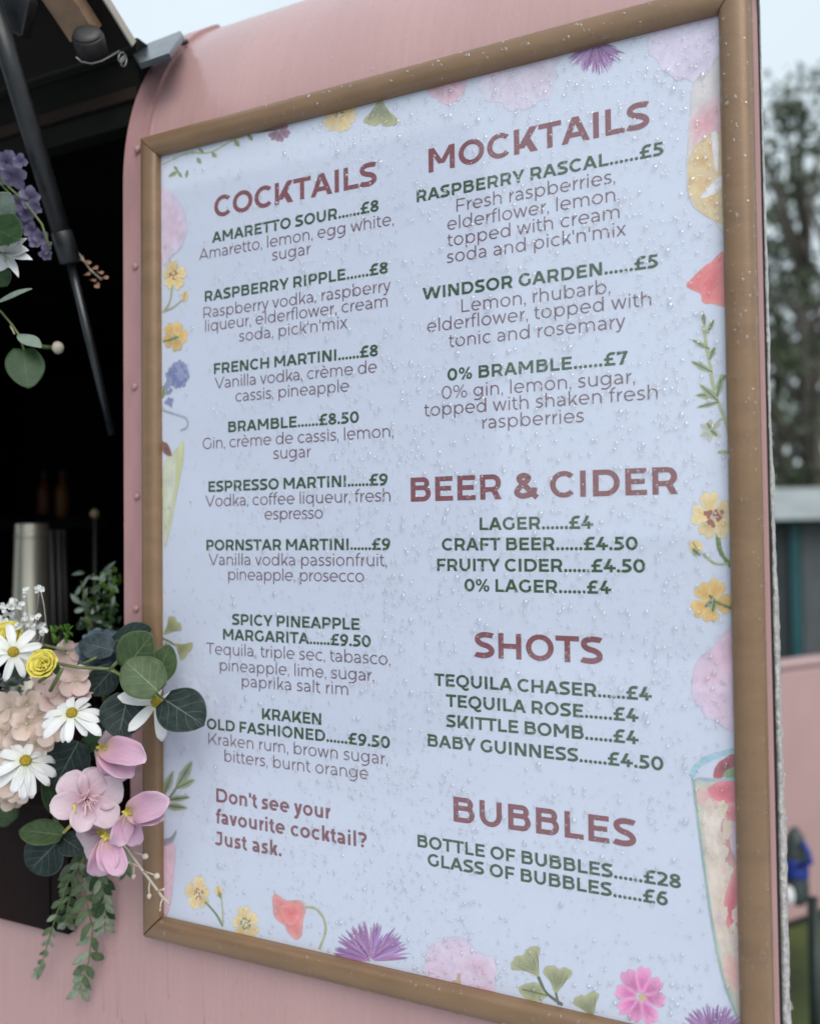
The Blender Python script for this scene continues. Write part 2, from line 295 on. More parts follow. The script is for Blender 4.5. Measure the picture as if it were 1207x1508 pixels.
# roof top, ends, far side, floor
yb = WALL + 1.9
def roof_top():
    b = MB(); y0 = WALL + RR; pts = [(y0, ZC + RR), (yb - RR, ZC + RR)] + [(yb - RR + RR*math.sin(math.radians(a)), ZC + RR*math.cos(math.radians(a))) for a in range(10, 91, 10)] + [(yb, .42)]
    v = [(x, y, z) for x in (XL, XE) for (y, z) in pts] + [(x, y - .004, z - .004) for x in (XL, XE) for (y, z) in pts]; m = len(pts)
    f = [(j, m + j, m + j + 1, j + 1) for j in range(m - 1)] + [(2*m + j, 2*m + j + 1, 3*m + j + 1, 3*m + j) for j in range(m - 1)]
    return b.add(v, f)
o = roof_top().build('roof', M['pinkroof'], TR, True); o.data.set_sharp_from_angle(angle=math.radians(50))
def shoulder(x0, x1, k0, k1, off=0):           # roof shoulder above the hatch
    v = []; n = 14
    for x in (x0, x1):
        for s in (0, .004):
            for i in range(n + 1):
                a = math.radians(90)*(k0 + (k1 - k0)*i/n); y = WALL + RR - (RR - s)*math.cos(a); z = ZC + (RR - s)*math.sin(a); v.append((x, y, z))
    m = n + 1; f = []
    for i in range(n):
        f += [(i, 2*m + i, 2*m + i + 1, i + 1), (m + i, m + i + 1, 3*m + i + 1, 3*m + i)]
    f += [(0, m, 3*m, 2*m)]
    return MB().add(v, f)
shoulder(XL, XJ, .36, 1.0).build('roof_shoulder', M['pinkroof'], TR, True)
def end_wall(x0, x1):
    pts = [(WALL + .012, .42)] + [(prof(k/12)[0] + .006, prof(k/12)[1] - .006) for k in range(0, 13)] + [(yb - RR, ZC + RR - .006)] + [(yb - RR + (RR - .006)*math.sin(math.radians(a)), ZC + (RR - .006)*math.cos(math.radians(a))) for a in range(15, 91, 15)] + [(yb - .006, .42)]
    v = [(x, y, z) for x in (x0, x1) for y, z in pts]; m = len(pts)
    return MB().add(v, [tuple(range(m)), tuple(range(2*m - 1, m - 1, -1))] + [(j, m + j, m + (j + 1) % m, (j + 1) % m) for j in range(m)])
end_wall(XE - .022, XE - .004).build('end_wall', M['pink'], TR)
end_wall(XL + .004, XL + .022).build('end_wall', M['pink'], TR)
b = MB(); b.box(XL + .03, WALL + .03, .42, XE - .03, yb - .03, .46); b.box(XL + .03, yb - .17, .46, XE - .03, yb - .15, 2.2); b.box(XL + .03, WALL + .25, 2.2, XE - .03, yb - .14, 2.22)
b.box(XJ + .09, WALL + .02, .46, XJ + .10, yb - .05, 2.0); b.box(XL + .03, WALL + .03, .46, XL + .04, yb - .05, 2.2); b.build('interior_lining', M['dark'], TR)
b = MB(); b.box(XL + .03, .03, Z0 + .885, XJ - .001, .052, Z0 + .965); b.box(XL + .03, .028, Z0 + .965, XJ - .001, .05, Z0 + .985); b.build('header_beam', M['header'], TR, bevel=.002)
MB().box(XL + .03, .0245, Z0 + .912, XJ - .001, .0295, Z0 + .926).build('header_strip', M['brownband'], TR, bevel=.001)
# wheels and axle, out of the picture but carrying the body
tyre = pbr('tyre_rubber', (.02, .02, .02), .7); chrome = pbr('wheel_steel', (.4, .4, .4), .4, metal=.8)
b = MB(); b.box(-1.9, .25, .34, .4, 1.7, .42); b.box(-.95, .2, .28, -.85, 1.72, .34); b.build('chassis', M['black'], TR)
for y in (.12, 1.78):
    mt = Matrix.Translation((-.9, y - .09, .31)) @ Matrix.Rotation(math.radians(-90), 4, 'X')
    w = MB().lathe([(.2, 0), (.30, .01), (.31, .05), (.31, .13), (.30, .17), (.2, .18)], mt, 32).build('wheel', tyre, TR, True)
    MB().lathe([(.02, -.004), (.19, -.002), (.195, .09), (.19, .182), (.02, .184)], mt, 24).build('rim', chrome, w, True)
for x in (-1.9, .45):
    MB().tube([(x, .35, 0), (x, .35, .42)], .025).box(x - .06, .29, 0, x + .06, .41, .012).build('corner_steady', M['rod'], TR)

# right-hand end: pink flange, black joint, grey weathered sealant
b = MB(); b.box(XR + .0001, WALL + .0005, .5, XR + .0020, WALL + .006, ZC + .06); b.build('joint_gap', M['black'], TR)
def rough_strip():
    n = 520; k = 9; v, f = [], []
    z0, z1 = .55, ZC + .06
    h = RNG.normal(0, 1, (n, k)); 
    for _ in range(1): h = (h + np.roll(h, 1, 0)*.8 + np.roll(h, -1, 0)*.5)/1.5
    big = np.interp(np.arange(n), np.arange(0, n + 20, 12), RNG.normal(0, 1, len(np.arange(0, n + 20, 12))))
    for i in range(n):
        z = z0 + (z1 - z0)*i/(n - 1); t = (z - Z0)
        xo = float(np.interp(t, [-.5, .05, .16, .34, .5, .70, .75, .85], [.6098, .6098, .6100, .6074, .6058, .6050, .6046, .6040]))
        xi = XR + .0011
        ring = [(xi, .002), (xi + (xo - xi)*.3, -.0005), (xi + (xo - xi)*.6, -.0008), (xi + (xo - xi)*.85, .001), (xo, .005), (xo + .0002, .011), (xo - .001, .017), (xi, .02), (xi - .001, .012)]
        for j, (x, y) in enumerate(ring):
            amp = (.00042 if 1 <= j <= 6 else 0) * min(1, (xo - xi)/.004)
            v.append((x + amp*h[i, j]*.8 + (.0005*big[i] if 2 <= j <= 6 else 0)*min(1, (xo - xi)/.004), WALL + y + amp*h[i, (j + 3) % k], z))
    for i in range(n - 1):
        for j in range(k): f.append((i*k + j, i*k + (j + 1) % k, (i + 1)*k + (j + 1) % k, (i + 1)*k + j))
    return MB().add(v, f)
rough_strip().build('edge_sealant', M['gunge'], TR, True)

for (u, v0, v1) in ((172, 1290, 1500), (213, 1400, 1508), (246, 1385, 1470), (178, 1400, 1508), (152, 1380, 1490), (300, 1440, 1508), (420, 1480, 1520)):
    p0, p1 = at(u, v0, WALL), at(u + 2, v1, WALL); mid = [p0.lerp(p1, k/6) + Vector((random.uniform(-.0008, .0008), 0, 0)) for k in range(7)]     # dried paint runs
    MB().tube(mid, [.0002, .0005, .0006, .0005, .0006, .0007, .0003], 6).build('paint_run', M['pink'], TR, True)
# hatch: raised door, rib, strut, bracket
def dir_pt(s, x, off=0):                       # along the raised door, s metres out from the hinge
    a = math.radians(33); return Vector((x, .022 - s*math.cos(a) + off*math.sin(a), Z0 + .972 + s*math.sin(a) + off*math.cos(a)))
def slab(s0, s1, x0, x1, o0, o1):
    v = [dir_pt(s, x, o) for o in (o0, o1) for s in (s0, s1) for x in (x0, x1)]
    return [(v), [(0, 1, 3, 2), (4, 6, 7, 5), (0, 4, 5, 1), (2, 3, 7, 6), (0, 2, 6, 4), (1, 5, 7, 3)]]
DOOR = MB(); DOOR.add(*slab(0, 1.0, XL, XJ - .004, 0, .006)); dr = DOOR.build('hatch_door', M['hatch'], TR)
MB().add(*slab(0.0, 1.0, XJ - .0035, XJ - .0015, -.002, .0085)).build('edge_trim', M['edge'], dr)
b = MB()
for k in range(5):                              # the rib's ply is split into short lengths
    s0 = .030 + k*.062; b.add(*slab(s0, s0 + .060, XJ - .062, XJ - .024, -.019, -.001))
b.build('plywood_rib', M['ply'], dr)
b = MB(); b.add(*slab(.05, .9, XJ - .33, XJ - .18, -.03, -.001)); b.build('batten', M['hatch'], dr)
p0, p1, p2 = at_x(-18, -18, -.125), at_x(104, 386, -.125), at_x(166, 640, -.125)
st = MB().tube([p0, p0.lerp(p1, .3), p1], .0108, 16).build('gas_strut', M['rubber'], TR, True)
ax = (p1 - p0).normalized()
MB().tube([p1 - ax*.034, p1 - ax*.033, p1, p1 + ax*.002], [.0110, .0119, .0119, .008], 16).build('collar', M['rubber'], st, True)
MB().tube([p1, p2], .0050, 12).build('rod', M['rod'], st, True)
b = MB(); q = at_x(14, 14, -.14); b.box(-.024, -.012, -.02, .024, .012, .02, Matrix.Translation(q) @ Euler((.5, .4, .6)).to_matrix().to_4x4()); b.build('strut_bracket', M['rubber'], st, bevel=.003)
# dark wooden board below the hatch, counter shelf inside
pb = at(101, 1377, WALL - .012)
b = MB(); b.box(-1.6, WALL - .013, Z0 - .0445, pb.x - .028, WALL - .0005, Z0 + .10); b.box(pb.x - .0275, WALL - .012, Z0 - .0435, pb.x, WALL - .0005, Z0 + .10)
b.build('counter_apron', M['wood'], TR, bevel=.0015)
MB().box(-2.2, -.02, Z0 + .10, XJ - .002, .36, Z0 + .118).build('counter_top', M['wood'], TR, bevel=.002)

# flat black plate at the corner of the roof
def plate():
    n = Vector((0, -.72, .69)).normalized(); p0 = Vector((-.05, .052, Z0 + .985)) 
    def hit(u, v, off):
        d = ray(u, v); return CAM + d*(((p0 + n*off) - CAM).dot(n)/d.dot(n))
    top = [hit(191, 74, .004), hit(266, 45, .004), hit(269, 50, .004), hit(249, 78, .004), hit(204, 94, .004)]
    low = [p - n*.006 for p in top]; k = len(top)
    return MB().add(top + low, [tuple(range(k)), tuple(range(2*k - 1, k - 1, -1))] + [(i, k + i, k + (i + 1) % k, (i + 1) % k) for i in range(k)]), n
b, pn = plate(); pl = b.build('hinge_plate', M['plate'], TR, bevel=.001); pl['label'] = 'flat black hinge plate on the roof corner'
pc = at_x(266, 64, -.03); MB().tube([pc, pc + Vector((.008, .004, .003))], .003, 10).build('bolt', M['rod'], pl, True)

# ---------------------------------------------------------------- small black lamp and wire under the raised hatch
lp = at_x(132, 62, -.075); L = empty('spot_lamp', lp, 'small round dark grey lamp under the raised hatch door', 'lamp')
mt = Matrix.Translation(lp) @ Euler((math.radians(62), .25, .35)).to_matrix().to_4x4()
lm = pbr('lamp_black', (.010, .0095, .0095), .55, var=.2); glm = pbr('lamp_face', (.035, .033, .034), .5, var=.1)
MB().lathe([(.010, -.02), (.017, -.012), (.0175, .006), (.016, .008)], mt, 20).build('housing', lm, L, True)
MB().lathe([(.0155, .0085), (.0150, .0105), (.008, .012), (.001, .0124)], mt, 20).build('face', glm, L, True)
pts = [at_x(112, 84, -.07), at_x(120, 91, -.068), at_x(135, 94, -.066), at_x(150, 90, -.064), at_x(163, 83, -.062), at_x(176, 75, -.06)]
b = MB().tube(pts, .0009, 6)
rp = [at_x(178 + 5*math.cos(a) + 3*k/10, 82 + 9*math.sin(a) + 5*k/10, -.061) for k in range(22) for a in (k*.55,)]
b.tube(rp, .0010, 6); o = b.build('hatch_wire', M['wire'], None, True); tag(o, 'loose silver wire coiled beside the hatch hinge', 'wire')

# ---------------------------------------------------------------- menu board
BW, BH, FWD = .574, .821, .0245
BD = empty('menu_board', (BW/2, WALL, Z0 - FWD), 'framed drinks menu with pressed flower border under a wet clear cover', 'menu board')
FP = [(0, .0015), (0, -.0044), (.0006, -.0064), (.0022, -.0086), (.0052, -.0101), (.0100, -.0108), (.0155, -.0105), (.0202, -.0091), (.0230, -.0058), (.0242, -.0010), (FWD, .0076)]
def rail(a, c, inward, gap=.0004):              # a, c: inner corners; mitred ends
    a, c, n = Vector(a), Vector(c), -Vector(inward); t = (c - a).normalized(); v, f = [], []; m = len(FP); K = 40
    for i in range(K + 1):
        for s, y in FP:
            p0 = a + n*s - t*(s - gap); p1 = c + n*s + t*(s - gap); p = p0.lerp(p1, i/K); v.append((p.x, y, p.z))
    for i in range(K):
        for j in range(m - 1): f.append((i*m + j, i*m + j + 1, (i + 1)*m + j + 1, (i + 1)*m + j))
        f.append((i*m + m - 1, i*m, (i + 1)*m, (i + 1)*m + m - 1))
    f += [tuple(range(m)), tuple(range((K + 1)*m - 1, K*m - 1, -1))]
    return MB().add(v, f)
TLc, TRc, BRc, BLc = (0, 0, Z0 + BH), (BW, 0, Z0 + BH), (BW, 0, Z0), (0, 0, Z0)
for a, c, inn, g_ in ((TLc, TRc, (0, 0, -1), .0005), (TRc, BRc, (-1, 0, 0), .0009), (BRc, BLc, (0, 0, 1), .0014), (BLc, TLc, (1, 0, 0), .0005)):
    mm_ = M['bronze']; o = rail(a, c, inn, g_).build('frame_rail', mm_, BD, True); o.data.set_sharp_from_angle(angle=math.radians(50))
MB().box(-.021, .0028, Z0 - .021, BW + .021, .0078, Z0 + BH + .021).build('backing_board', M['black'], BD)
paper = pbr('poster_paper', PAPER, .55, var=.03, scale=5, bump=.28, bscale=11, stretch=(.9, 1, 1.4), rvar=.05, spec=.3)
nx = 40; v = [(-.004 + (BW + .008)*i/nx, 0.0004, Z0 - .004 + (BH + .008)*j/nx) for j in range(nx + 1) for i in range(nx + 1)]
f = [(j*(nx + 1) + i, j*(nx + 1) + i + 1, (j + 1)*(nx + 1) + i + 1, (j + 1)*(nx + 1) + i) for j in range(nx) for i in range(nx)]
PO = MB().add(v, f).build('poster', paper, BD)
YG = -.0006                                      # outer face of the clear cover
o = MB().add([(-.001, YG, Z0 - .001), (BW + .001, YG, Z0 - .001), (BW + .001, YG, Z0 + BH + .001), (-.001, YG, Z0 + BH + .001)], [(0, 1, 2, 3)]).build('clear_cover', M['pane'], BD)
YP = .0003                                      # print sits a hair above the sheet, each layer a little nearer
MENU = [
    ('H', 'COCKTAILS', 71.2, 263.7, 741.4),
    ('N', 'AMARETTO SOUR......£8', 68.0, 265.4, 715.1),
    ('D', 'Amaretto, lemon, egg white,', 50.9, 281.3, 699.3),
    ('D', 'sugar', 143.5, 189.0, 685.0),
    ('N', 'RASPBERRY RIPPLE......£8', 58.3, 274.5, 653.8),
    ('D', 'Raspberry vodka, raspberry', 56.4, 277.2, 636.3),
    ('D', 'liqueur, elderflower, cream', 58.5, 273.8, 621.8),
    ('D', "soda, pick'n'mix", 102.1, 229.8, 606.5),
    ('N', 'FRENCH MARTINI......£8', 69.7, 263.0, 575.7),
    ('D', 'Vanilla vodka, crème de', 70.5, 261.6, 560.1),
    ('D', 'cassis, pineapple', 97.0, 231.0, 544.4),
    ('N', 'BRAMBLE......£8.50', 87.6, 241.6, 513.2),
    ('D', 'Gin, crème de cassis, lemon,', 54.6, 278.3, 497.3),
    ('D', 'sugar', 143.2, 187.4, 482.6),
    ('N', 'ESPRESSO MARTINI......£9', 61.8, 271.8, 451.8),
    ('D', 'Vodka, coffee liqueur, fresh', 57.5, 274.5, 436.5),
    ('D', 'espresso', 132.3, 200.5, 421.5),
    ('N', 'PORNSTAR MARTINI......£9', 58.6, 273.9, 390.4),
    ('D', 'Vanilla vodka passionfruit,', 61.5, 270.1, 375.1),
    ('D', 'pineapple, prosecco', 86.5, 245.4, 359.8),
    ('N', 'SPICY PINEAPPLE', 91.0, 240.1, 313.7),
    ('N', 'MARGARITA......£9.50', 79.5, 252.1, 297.9),
    ('D', 'Tequila, triple sec, tabasco,', 57.9, 272.6, 282.1),
    ('D', 'pineapple, lime, sugar,', 75.2, 255.2, 265.7),
    ('D', 'paprika salt rim', 102.7, 226.8, 250.8),
    ('N', 'KRAKEN', 127.3, 196.7, 219.6),
    ('N', 'OLD FASHIONED......£9.50', 58.0, 271.2, 203.9),
    ('D', 'Kraken rum, brown sugar,', 59.9, 268.6, 188.4),
    ('D', 'bitters, burnt orange', 80.3, 247.9, 172.4),
    ('A', "Don't see your", 69.7, 205.8, 129.7),
    ('A', 'favourite cocktail?', 69.0, 245.5, 107.7),
    ('A', 'Just ask.', 68.2, 149.5, 85.4),
    ('H', 'MOCKTAILS', 317.8, 518.3, 741.9),
    ('N', 'RASPBERRY RASCAL......£5', 305.3, 529.0, 716.3),
    ('D', 'Fresh raspberries,', 345.1, 489.2, 700.5),
    ('D', 'elderflower, lemon,', 335.9, 492.6, 684.9),
    ('D', 'topped with cream', 335.7, 492.3, 669.7),
    ('D', "soda and pick'n'mix", 335.0, 497.4, 654.4),
    ('N', 'WINDSOR GARDEN......£5', 310.0, 523.0, 623.4),
    ('D', 'Lemon, rhubarb,', 348.7, 483.4, 607.3),
    ('D', 'elderflower, topped with', 314.4, 516.8, 592.6),
    ('D', 'tonic and rosemary', 335.9, 495.5, 576.4),
    ('N', '0% BRAMBLE......£7', 334.0, 496.9, 545.5),
    ('D', '0% gin, lemon, sugar,', 328.2, 502.4, 529.1),
    ('D', 'topped with shaken fresh', 310.4, 520.6, 514.4),
    ('D', 'raspberries', 367.5, 459.2, 499.3),
    ('H', 'BEER & CIDER', 295.6, 535.3, 435.4),
    ('N', 'LAGER......£4', 363.4, 465.6, 408.0),
    ('N', 'CRAFT BEER......£4.50', 326.4, 502.2, 389.8),
    ('N', 'FRUITY CIDER......£4.50', 321.4, 508.0, 371.1),
    ('N', '0% LAGER......£4', 348.0, 479.9, 352.9),
    ('H', 'SHOTS', 357.0, 471.8, 293.9),
    ('N', 'TEQUILA CHASER......£4', 317.1, 511.2, 265.9),
    ('N', 'TEQUILA ROSE......£4', 328.5, 500.3, 247.6),
    ('N', 'SKITTLE BOMB......£4', 328.5, 500.0, 229.2),
    ('N', 'BABY GUINNESS......£4.50', 309.9, 519.5, 209.8),
    ('H', 'BUBBLES', 334.5, 496.6, 144.5),
    ('N', 'BOTTLE OF BUBBLES......£28', 298.4, 531.4, 116.5),
    ('N', 'GLASS OF BUBBLES......£6', 308.4, 520.9, 100.9),
]
# ---------------------------------------------------------------- lettering
# A small geometric stroke alphabet: cap height 1, stem weight w, bars h.
def _hermite(pts, n=9):
    out = []
    for (x0, y0, a0, b0), (x1, y1, a1, b1) in zip(pts[:-1], pts[1:]):
        for i in range(n):
            t = i / n; t2 = t * t; t3 = t2 * t
            h0 = 2*t3 - 3*t2 + 1; h1 = t3 - 2*t2 + t; h2 = -2*t3 + 3*t2; h3 = t3 - t2
            out.append((h0*x0 + h1*a0 + h2*x1 + h3*a1, h0*y0 + h1*b0 + h2*y1 + h3*b1))
    out.append((pts[-1][0], pts[-1][1]))
    return out

class Pen:
    def __init__(self, w, h):
        self.w, self.h, self.q = w, h, []
    def R(self, x0, y0, x1, y1):
        self.q.append([[(x0, y0), (x1, y0), (x1, y1), (x0, y1)]])
    def D(self, xb, yb, xt, yt, wx):
        self.q.append([[(xb, yb), (xb + wx, yb), (xt + wx, yt), (xt, yt)]])
    def A(self, cx, cy, rx, ry, a0=0, a1=360, n=None):
        n = n or max(6, int(abs(a1 - a0) / 9)); w, h = self.w, self.h
        st = []
        for i in range(n):
            p = []
            for k in (i, i + 1):
                a = math.radians(a0 + (a1 - a0) * k / n)
                p.append(((cx + rx*math.cos(a), cy + ry*math.sin(a)), (cx + (rx - w)*math.cos(a), cy + (ry - h)*math.sin(a))))
            st.append([p[0][0], p[1][0], p[1][1], p[0][1]])
        self.q.append(st)
    def S(self, pts, w=None):
        w = (w or self.w) / 2; m = len(pts); L = []; Rr = []
        for i in range(m):
            a = pts[max(0, i - 1)]; b = pts[min(m - 1, i + 1)]
            dx, dy = b[0] - a[0], b[1] - a[1]; l = math.hypot(dx, dy) or 1
            L.append((pts[i][0] - dy/l*w, pts[i][1] + dx/l*w)); Rr.append((pts[i][0] + dy/l*w, pts[i][1] - dx/l*w))
        self.q.append([[Rr[i], Rr[i+1], L[i+1], L[i]] for i in range(m - 1)])
    def dot(self, cx, cy, r):
        c = [(cx + r*math.cos(k*math.pi/8), cy + r*math.sin(k*math.pi/8)) for k in range(16)]
        self.q.append([c])
    def bowl(self, x0, y0, y1, xr):
        ry = (y1 - y0) / 2; xc = max(x0, xr - ry*1.02); h = self.h
        self.R(x0, y1 - h, xc, y1); self.R(x0, y0, xc, y0 + h)
        self.A(xc, (y0 + y1)/2, xr - xc, ry, -90, 90, 18)

CAPW = dict(A=1.1, B=.9, C=.96, D=1.0, E=.78, F=.75, G=.98, H=.94, J=.62, K=.98, L=.72, M=1.16, N=.94, O=1.1, P=.86, Q=1.1, R=.9, S=.83, T=.9, U=.92, V=1.08, W=1.66, X=1.04, Y=1.02, Z=.86)
XH, ASC, DSC = .745, 1.06, -.28

def glyph(ch, w):
    """strips of polygons, width, left bearing, right bearing"""
    h = w * .9; P = Pen(w, h); st, rd, dg = .115, .065, .0
    f = (w - .1) / .1                      # 0 light .. 1 bold
    if ch in CAPW:
        W = CAPW[ch] - (1 - f) * .03; l = r = st
        wx = w * 1.14
        if ch == 'A':
            P.D(0, 0, W/2 - wx*.52, 1, wx); P.D(W - wx, 0, W/2 - wx*.48, 1, wx); P.R(W*.2, .21, W*.8, .21 + h); l = r = dg
        elif ch == 'B':
            P.R(0, 0, w, 1); P.bowl(w*.5, .49 - h*.1, 1, W*.93); P.bowl(w*.5, 0, .49 + h*.9, W); r = rd
        elif ch in 'CG':
            P.A(W*.56, .5, W*.56, .512, 45, 315, 32); l, r = rd, .05
            if ch == 'G': P.R(W - w*1.02, .14, W - w*.02, .52); r = .1
        elif ch == 'D':
            P.R(0, 0, w, 1); P.bowl(w*.5, 0, 1, W); r = rd
        elif ch == 'E':
            P.R(0, 0, w, 1); P.R(w, 0, W, h); P.R(w, 1 - h, W*.98, 1); P.R(w, .51 - h/2, W*.9, .51 + h/2); r = .06
        elif ch == 'F':
            P.R(0, 0, w, 1); P.R(w, 1 - h, W, 1); P.R(w, .46 - h/2, W*.9, .46 + h/2); r = .04
        elif ch == 'H':
            P.R(0, 0, w, 1); P.R(W - w, 0, W, 1); P.R(w, .5 - h/2, W - w, .5 + h/2)
        elif ch == 'J':
            P.R(.12, 1 - h, W, 1); P.R(W - w, .3, W, 1 - h)
            P.S(_hermite([(W - w/2, .31, 0, -.3), (W*.5, h/2 - .01, -.4, 0), (.02, .17, -.12, .2)])); l = .02; r = .1
        elif ch == 'K':
            P.R(0, 0, w, 1); P.D(w*.5, .2, W - wx*1.35, 1, wx*1.28); P.D(W - wx*1.25, 0, W*.34, .6, wx*1.2); r = .01
        elif ch == 'L':
            P.R(0, 0, w, 1); P.R(w, 0, W, h); r = .03
        elif ch == 'M':
            P.R(0, 0, w, .99); P.R(W - w, 0, W, .99); P.D(W/2 - wx*.55, .3, 0, 1, wx*.98); P.D(W/2 - wx*.43, .3, W - wx*.98, 1, wx*.98)
        elif ch == 'N':
            P.R(0, 0, w, .99); P.R(W - w, .01, W, 1); P.D(W - wx*1.12, 0, 0, 1, wx*1.12)
        elif ch in 'OQ':
            P.A(W/2, .5, W/2, .512, n=44); l = r = rd
            if ch == 'Q': P.S(_hermite([(W*.5, .02, .05, -.25), (W*.72, -.16, .2, -.03), (W*.95, -.06, .1, .12)]), w*.85)
        elif ch == 'P':
            P.R(0, 0, w, 1); P.bowl(w*.5, .3, 1, W); r = .04
        elif ch == 'R':
            P.R(0, 0, w, 1); P.bowl(w*.5, .3, 1, W*.97); P.D(W - wx*1.1, 0, W*.5, .36, wx*1.06); r = .06
        elif ch == 'S':
            a = w/2
            P.S(_hermite([(W - .06, .86, -.12, .12), (W*.5, 1.008 - h/2, -.33, 0), (a + .01, .735, 0, -.34), (W*.5, .505, .5, -.1), (W - a, .265, 0, -.34), (W*.48, h/2 - .008, -.36, 0), (.035, .145, -.14, .14)], 8)); l = r = .045
        elif ch == 'T':
            P.R(W/2 - w/2, 0, W/2 + w/2, 1 - h); P.R(0, 1 - h, W, 1); l = r = .01
        elif ch == 'U':
            P.R(0, .43, w, 1); P.R(W - w, .43, W, 1); P.A(W/2, .44, W/2, .452, 180, 360, 24); l = r = .11
        elif ch == 'V':
            P.D(W/2 - wx/2, 0, 0, 1, wx); P.D(W/2 - wx/2, 0, W - wx, 1, wx); l = r = -.005
        elif ch == 'W':
            q = W * .275; m = W/2
            P.D(q - wx/2, 0, 0, 1, wx*.98); P.D(q - wx/2, 0, m - wx/2, 1, wx*.98); P.D(W - q - wx/2, 0, m - wx/2, 1, wx*.98); P.D(W - q - wx/2, 0, W - wx, 1, wx*.98); l = r = .01
        elif ch == 'X':
            P.D(0, 0, W - wx*1.25, 1, wx*1.2); P.D(W - wx*1.25, 0, .02, 1, wx*1.2); l = r = .01
        elif ch == 'Y':
            P.D(W/2 - wx*.5, .34, 0, 1, wx); P.D(W/2 - wx*.5, .34, W - wx, 1, wx); P.R(W/2 - w/2, 0, W/2 + w/2, .4); l = r = -.01
        elif ch == 'Z':
            P.R(0, 0, W, h); P.R(0, 1 - h, W, 1); P.D(.0, h*.5, W - wx*1.3, 1 - h*.5, wx*1.3); l = r = .05
        return P.q, W, l, r
    if ch == 'I':
        P.R(0, 0, w, 1); return P.q, w, st + .02, st + .02
    if ch == ' ': return [], .3, 0, .05
    if ch == '.':
        r = .064 + .055*f; P.dot(r, r*.9, r); return P.q, 2*r, .05, .05
    if ch == ',':
        r = .06 + .045*f; P.dot(r, r*.9, r); P.D(r*.35, -.16, r*.9, r*.8, r*.95); return P.q, 2*r, .05, .05
    if ch in "'\u2019":
        P.D(.02, .66, 0, 1.0, w*.95); return P.q, w, .05, .05
    if ch == '!':
        r = .065 + .05*f; P.dot(r, r*.9, r); P.R(r - w/2, .32, r + w/2, 1); return P.q, 2*r, .08, .08
    if ch == '?':
        r = .06 + .05*f; W = .66
        P.S(_hermite([(.03, .84, .14, .14), (W*.48, 1 - h/2, .3, 0), (W - w/2, .74, 0, -.25), (W*.7, .54, -.2, -.12), (W*.5, .3, 0, -.2)])); P.dot(W*.5, r*.9, r); return P.q, W, .04, .05
    if ch == '0':
        W = .86 - .04*(1 - f); P.A(W/2, .5, W/2, .512, n=40); return P.q, W, .06, .06
    if ch == '2':
        W = .76; P.S(_hermite([(.04, .83, .15, .17), (W*.47, 1.0 - h/2, .3, 0), (W - w*.6, .72, 0, -.25), (W*.6, .42, -.25, -.25), (.1, h*.6, -.3, -.28)])); P.R(.02, 0, W, h); return P.q, W, .05, .05
    if ch == '4':
        W = .9; P.R(0, .22, W, .22 + h); P.D(0, .25, W*.5 - w*.4, 1, w*1.2); P.R(W*.62 - w/2, 0, W*.62 + w/2, .56); return P.q, W, .04, .03
    if ch == '5':
        W = .76; P.R(.1, 1 - h, W*.93, 1); P.D(.07, .5, .1, 1 - h*.5, w*.95)
        P.S(_hermite([(.09, .56, .2, 0), (W*.45, .56, .2, 0), (W - w/2, .3, 0, -.28), (W*.45, h/2, -.32, 0), (.02, .14, -.15, .14)])); return P.q, W, .05, .05
    if ch in '69':
        W = .8; q = Pen(w, h); q.A(W/2, .335, W/2, .345, n=34)
        q.S(_hermite([(w/2, .36, 0, .4), (W*.52, 1 - h/2, .4, 0), (W*.9, .92, .15, -.06)]))
        if ch == '9': q.q = [[[(W - x, 1 - y) for x, y in p] for p in s] for s in q.q]
        return q.q, W, .06, .06
    if ch == '7':
        W = .8; P.R(0, 1 - h, W, 1); P.R(0, .74, w*.95, 1 - h); P.D(.16, 0, W - w*1.2, 1 - h*.5, w*1.15); return P.q, W, .04, .03
    if ch == '8':
        W = .8; P.A(W/2, .275, W/2, .285, n=32); P.A(W/2, .74, W*.45, .268, n=30); return P.q, W, .05, .05
    if ch == '\u00a3':
        W = .84; P.R(.02, 0, W, h); P.R(0, .4, W*.8, .4 + h*.95)
        P.S(_hermite([(W*.96, .87, -.14, .13), (W*.62, 1 - h/2, -.25, 0), (.16 + w/2, .7, 0, -.25), (.16 + w/2, .02, 0, -.3)])); return P.q, W, .05, .05
    if ch == '%':
        W = 1.14; q = Pen(w*.72, h*.72); q.A(.25, .74, .25, .27, n=24); q.A(W - .25, .26, .25, .27, n=24); q.D(.2, 0, W - .32, 1, w*.78); return q.q, W, .05, .05
    if ch == '&':
        W = .98; P.S(_hermite([(W*.96, .02, -.35, .3), (W*.34, .62, -.25, .2), (W*.22, .8, 0, .14), (W*.42, 1 - h/2, .18, 0), (W*.62, .8, 0, -.15), (W*.36, .53, -.3, -.14), (w/2 + .01, .25, 0, -.22), (W*.38, h/2, .3, 0), (W*.8, .22, .2, .2), (W*.86, .42, .02, .18)])); return P.q, W, .05, .03
    # ------- lower case
    x = XH; o = .79; l = r = .105; W = .6
    def stem(a, y0=0, y1=x): P.R(a, y0, a + w, y1)
    def arch(a, b, top=x):                # shoulder from stem a to stem b, then down
        ry = min(.33, (b + w - a)/2 + .02); P.A((a + b + w)/2, top - ry, (b + w - a)/2, ry + .01, 0, 165, 18); P.R(b, 0, b + w, top - ry + .002)
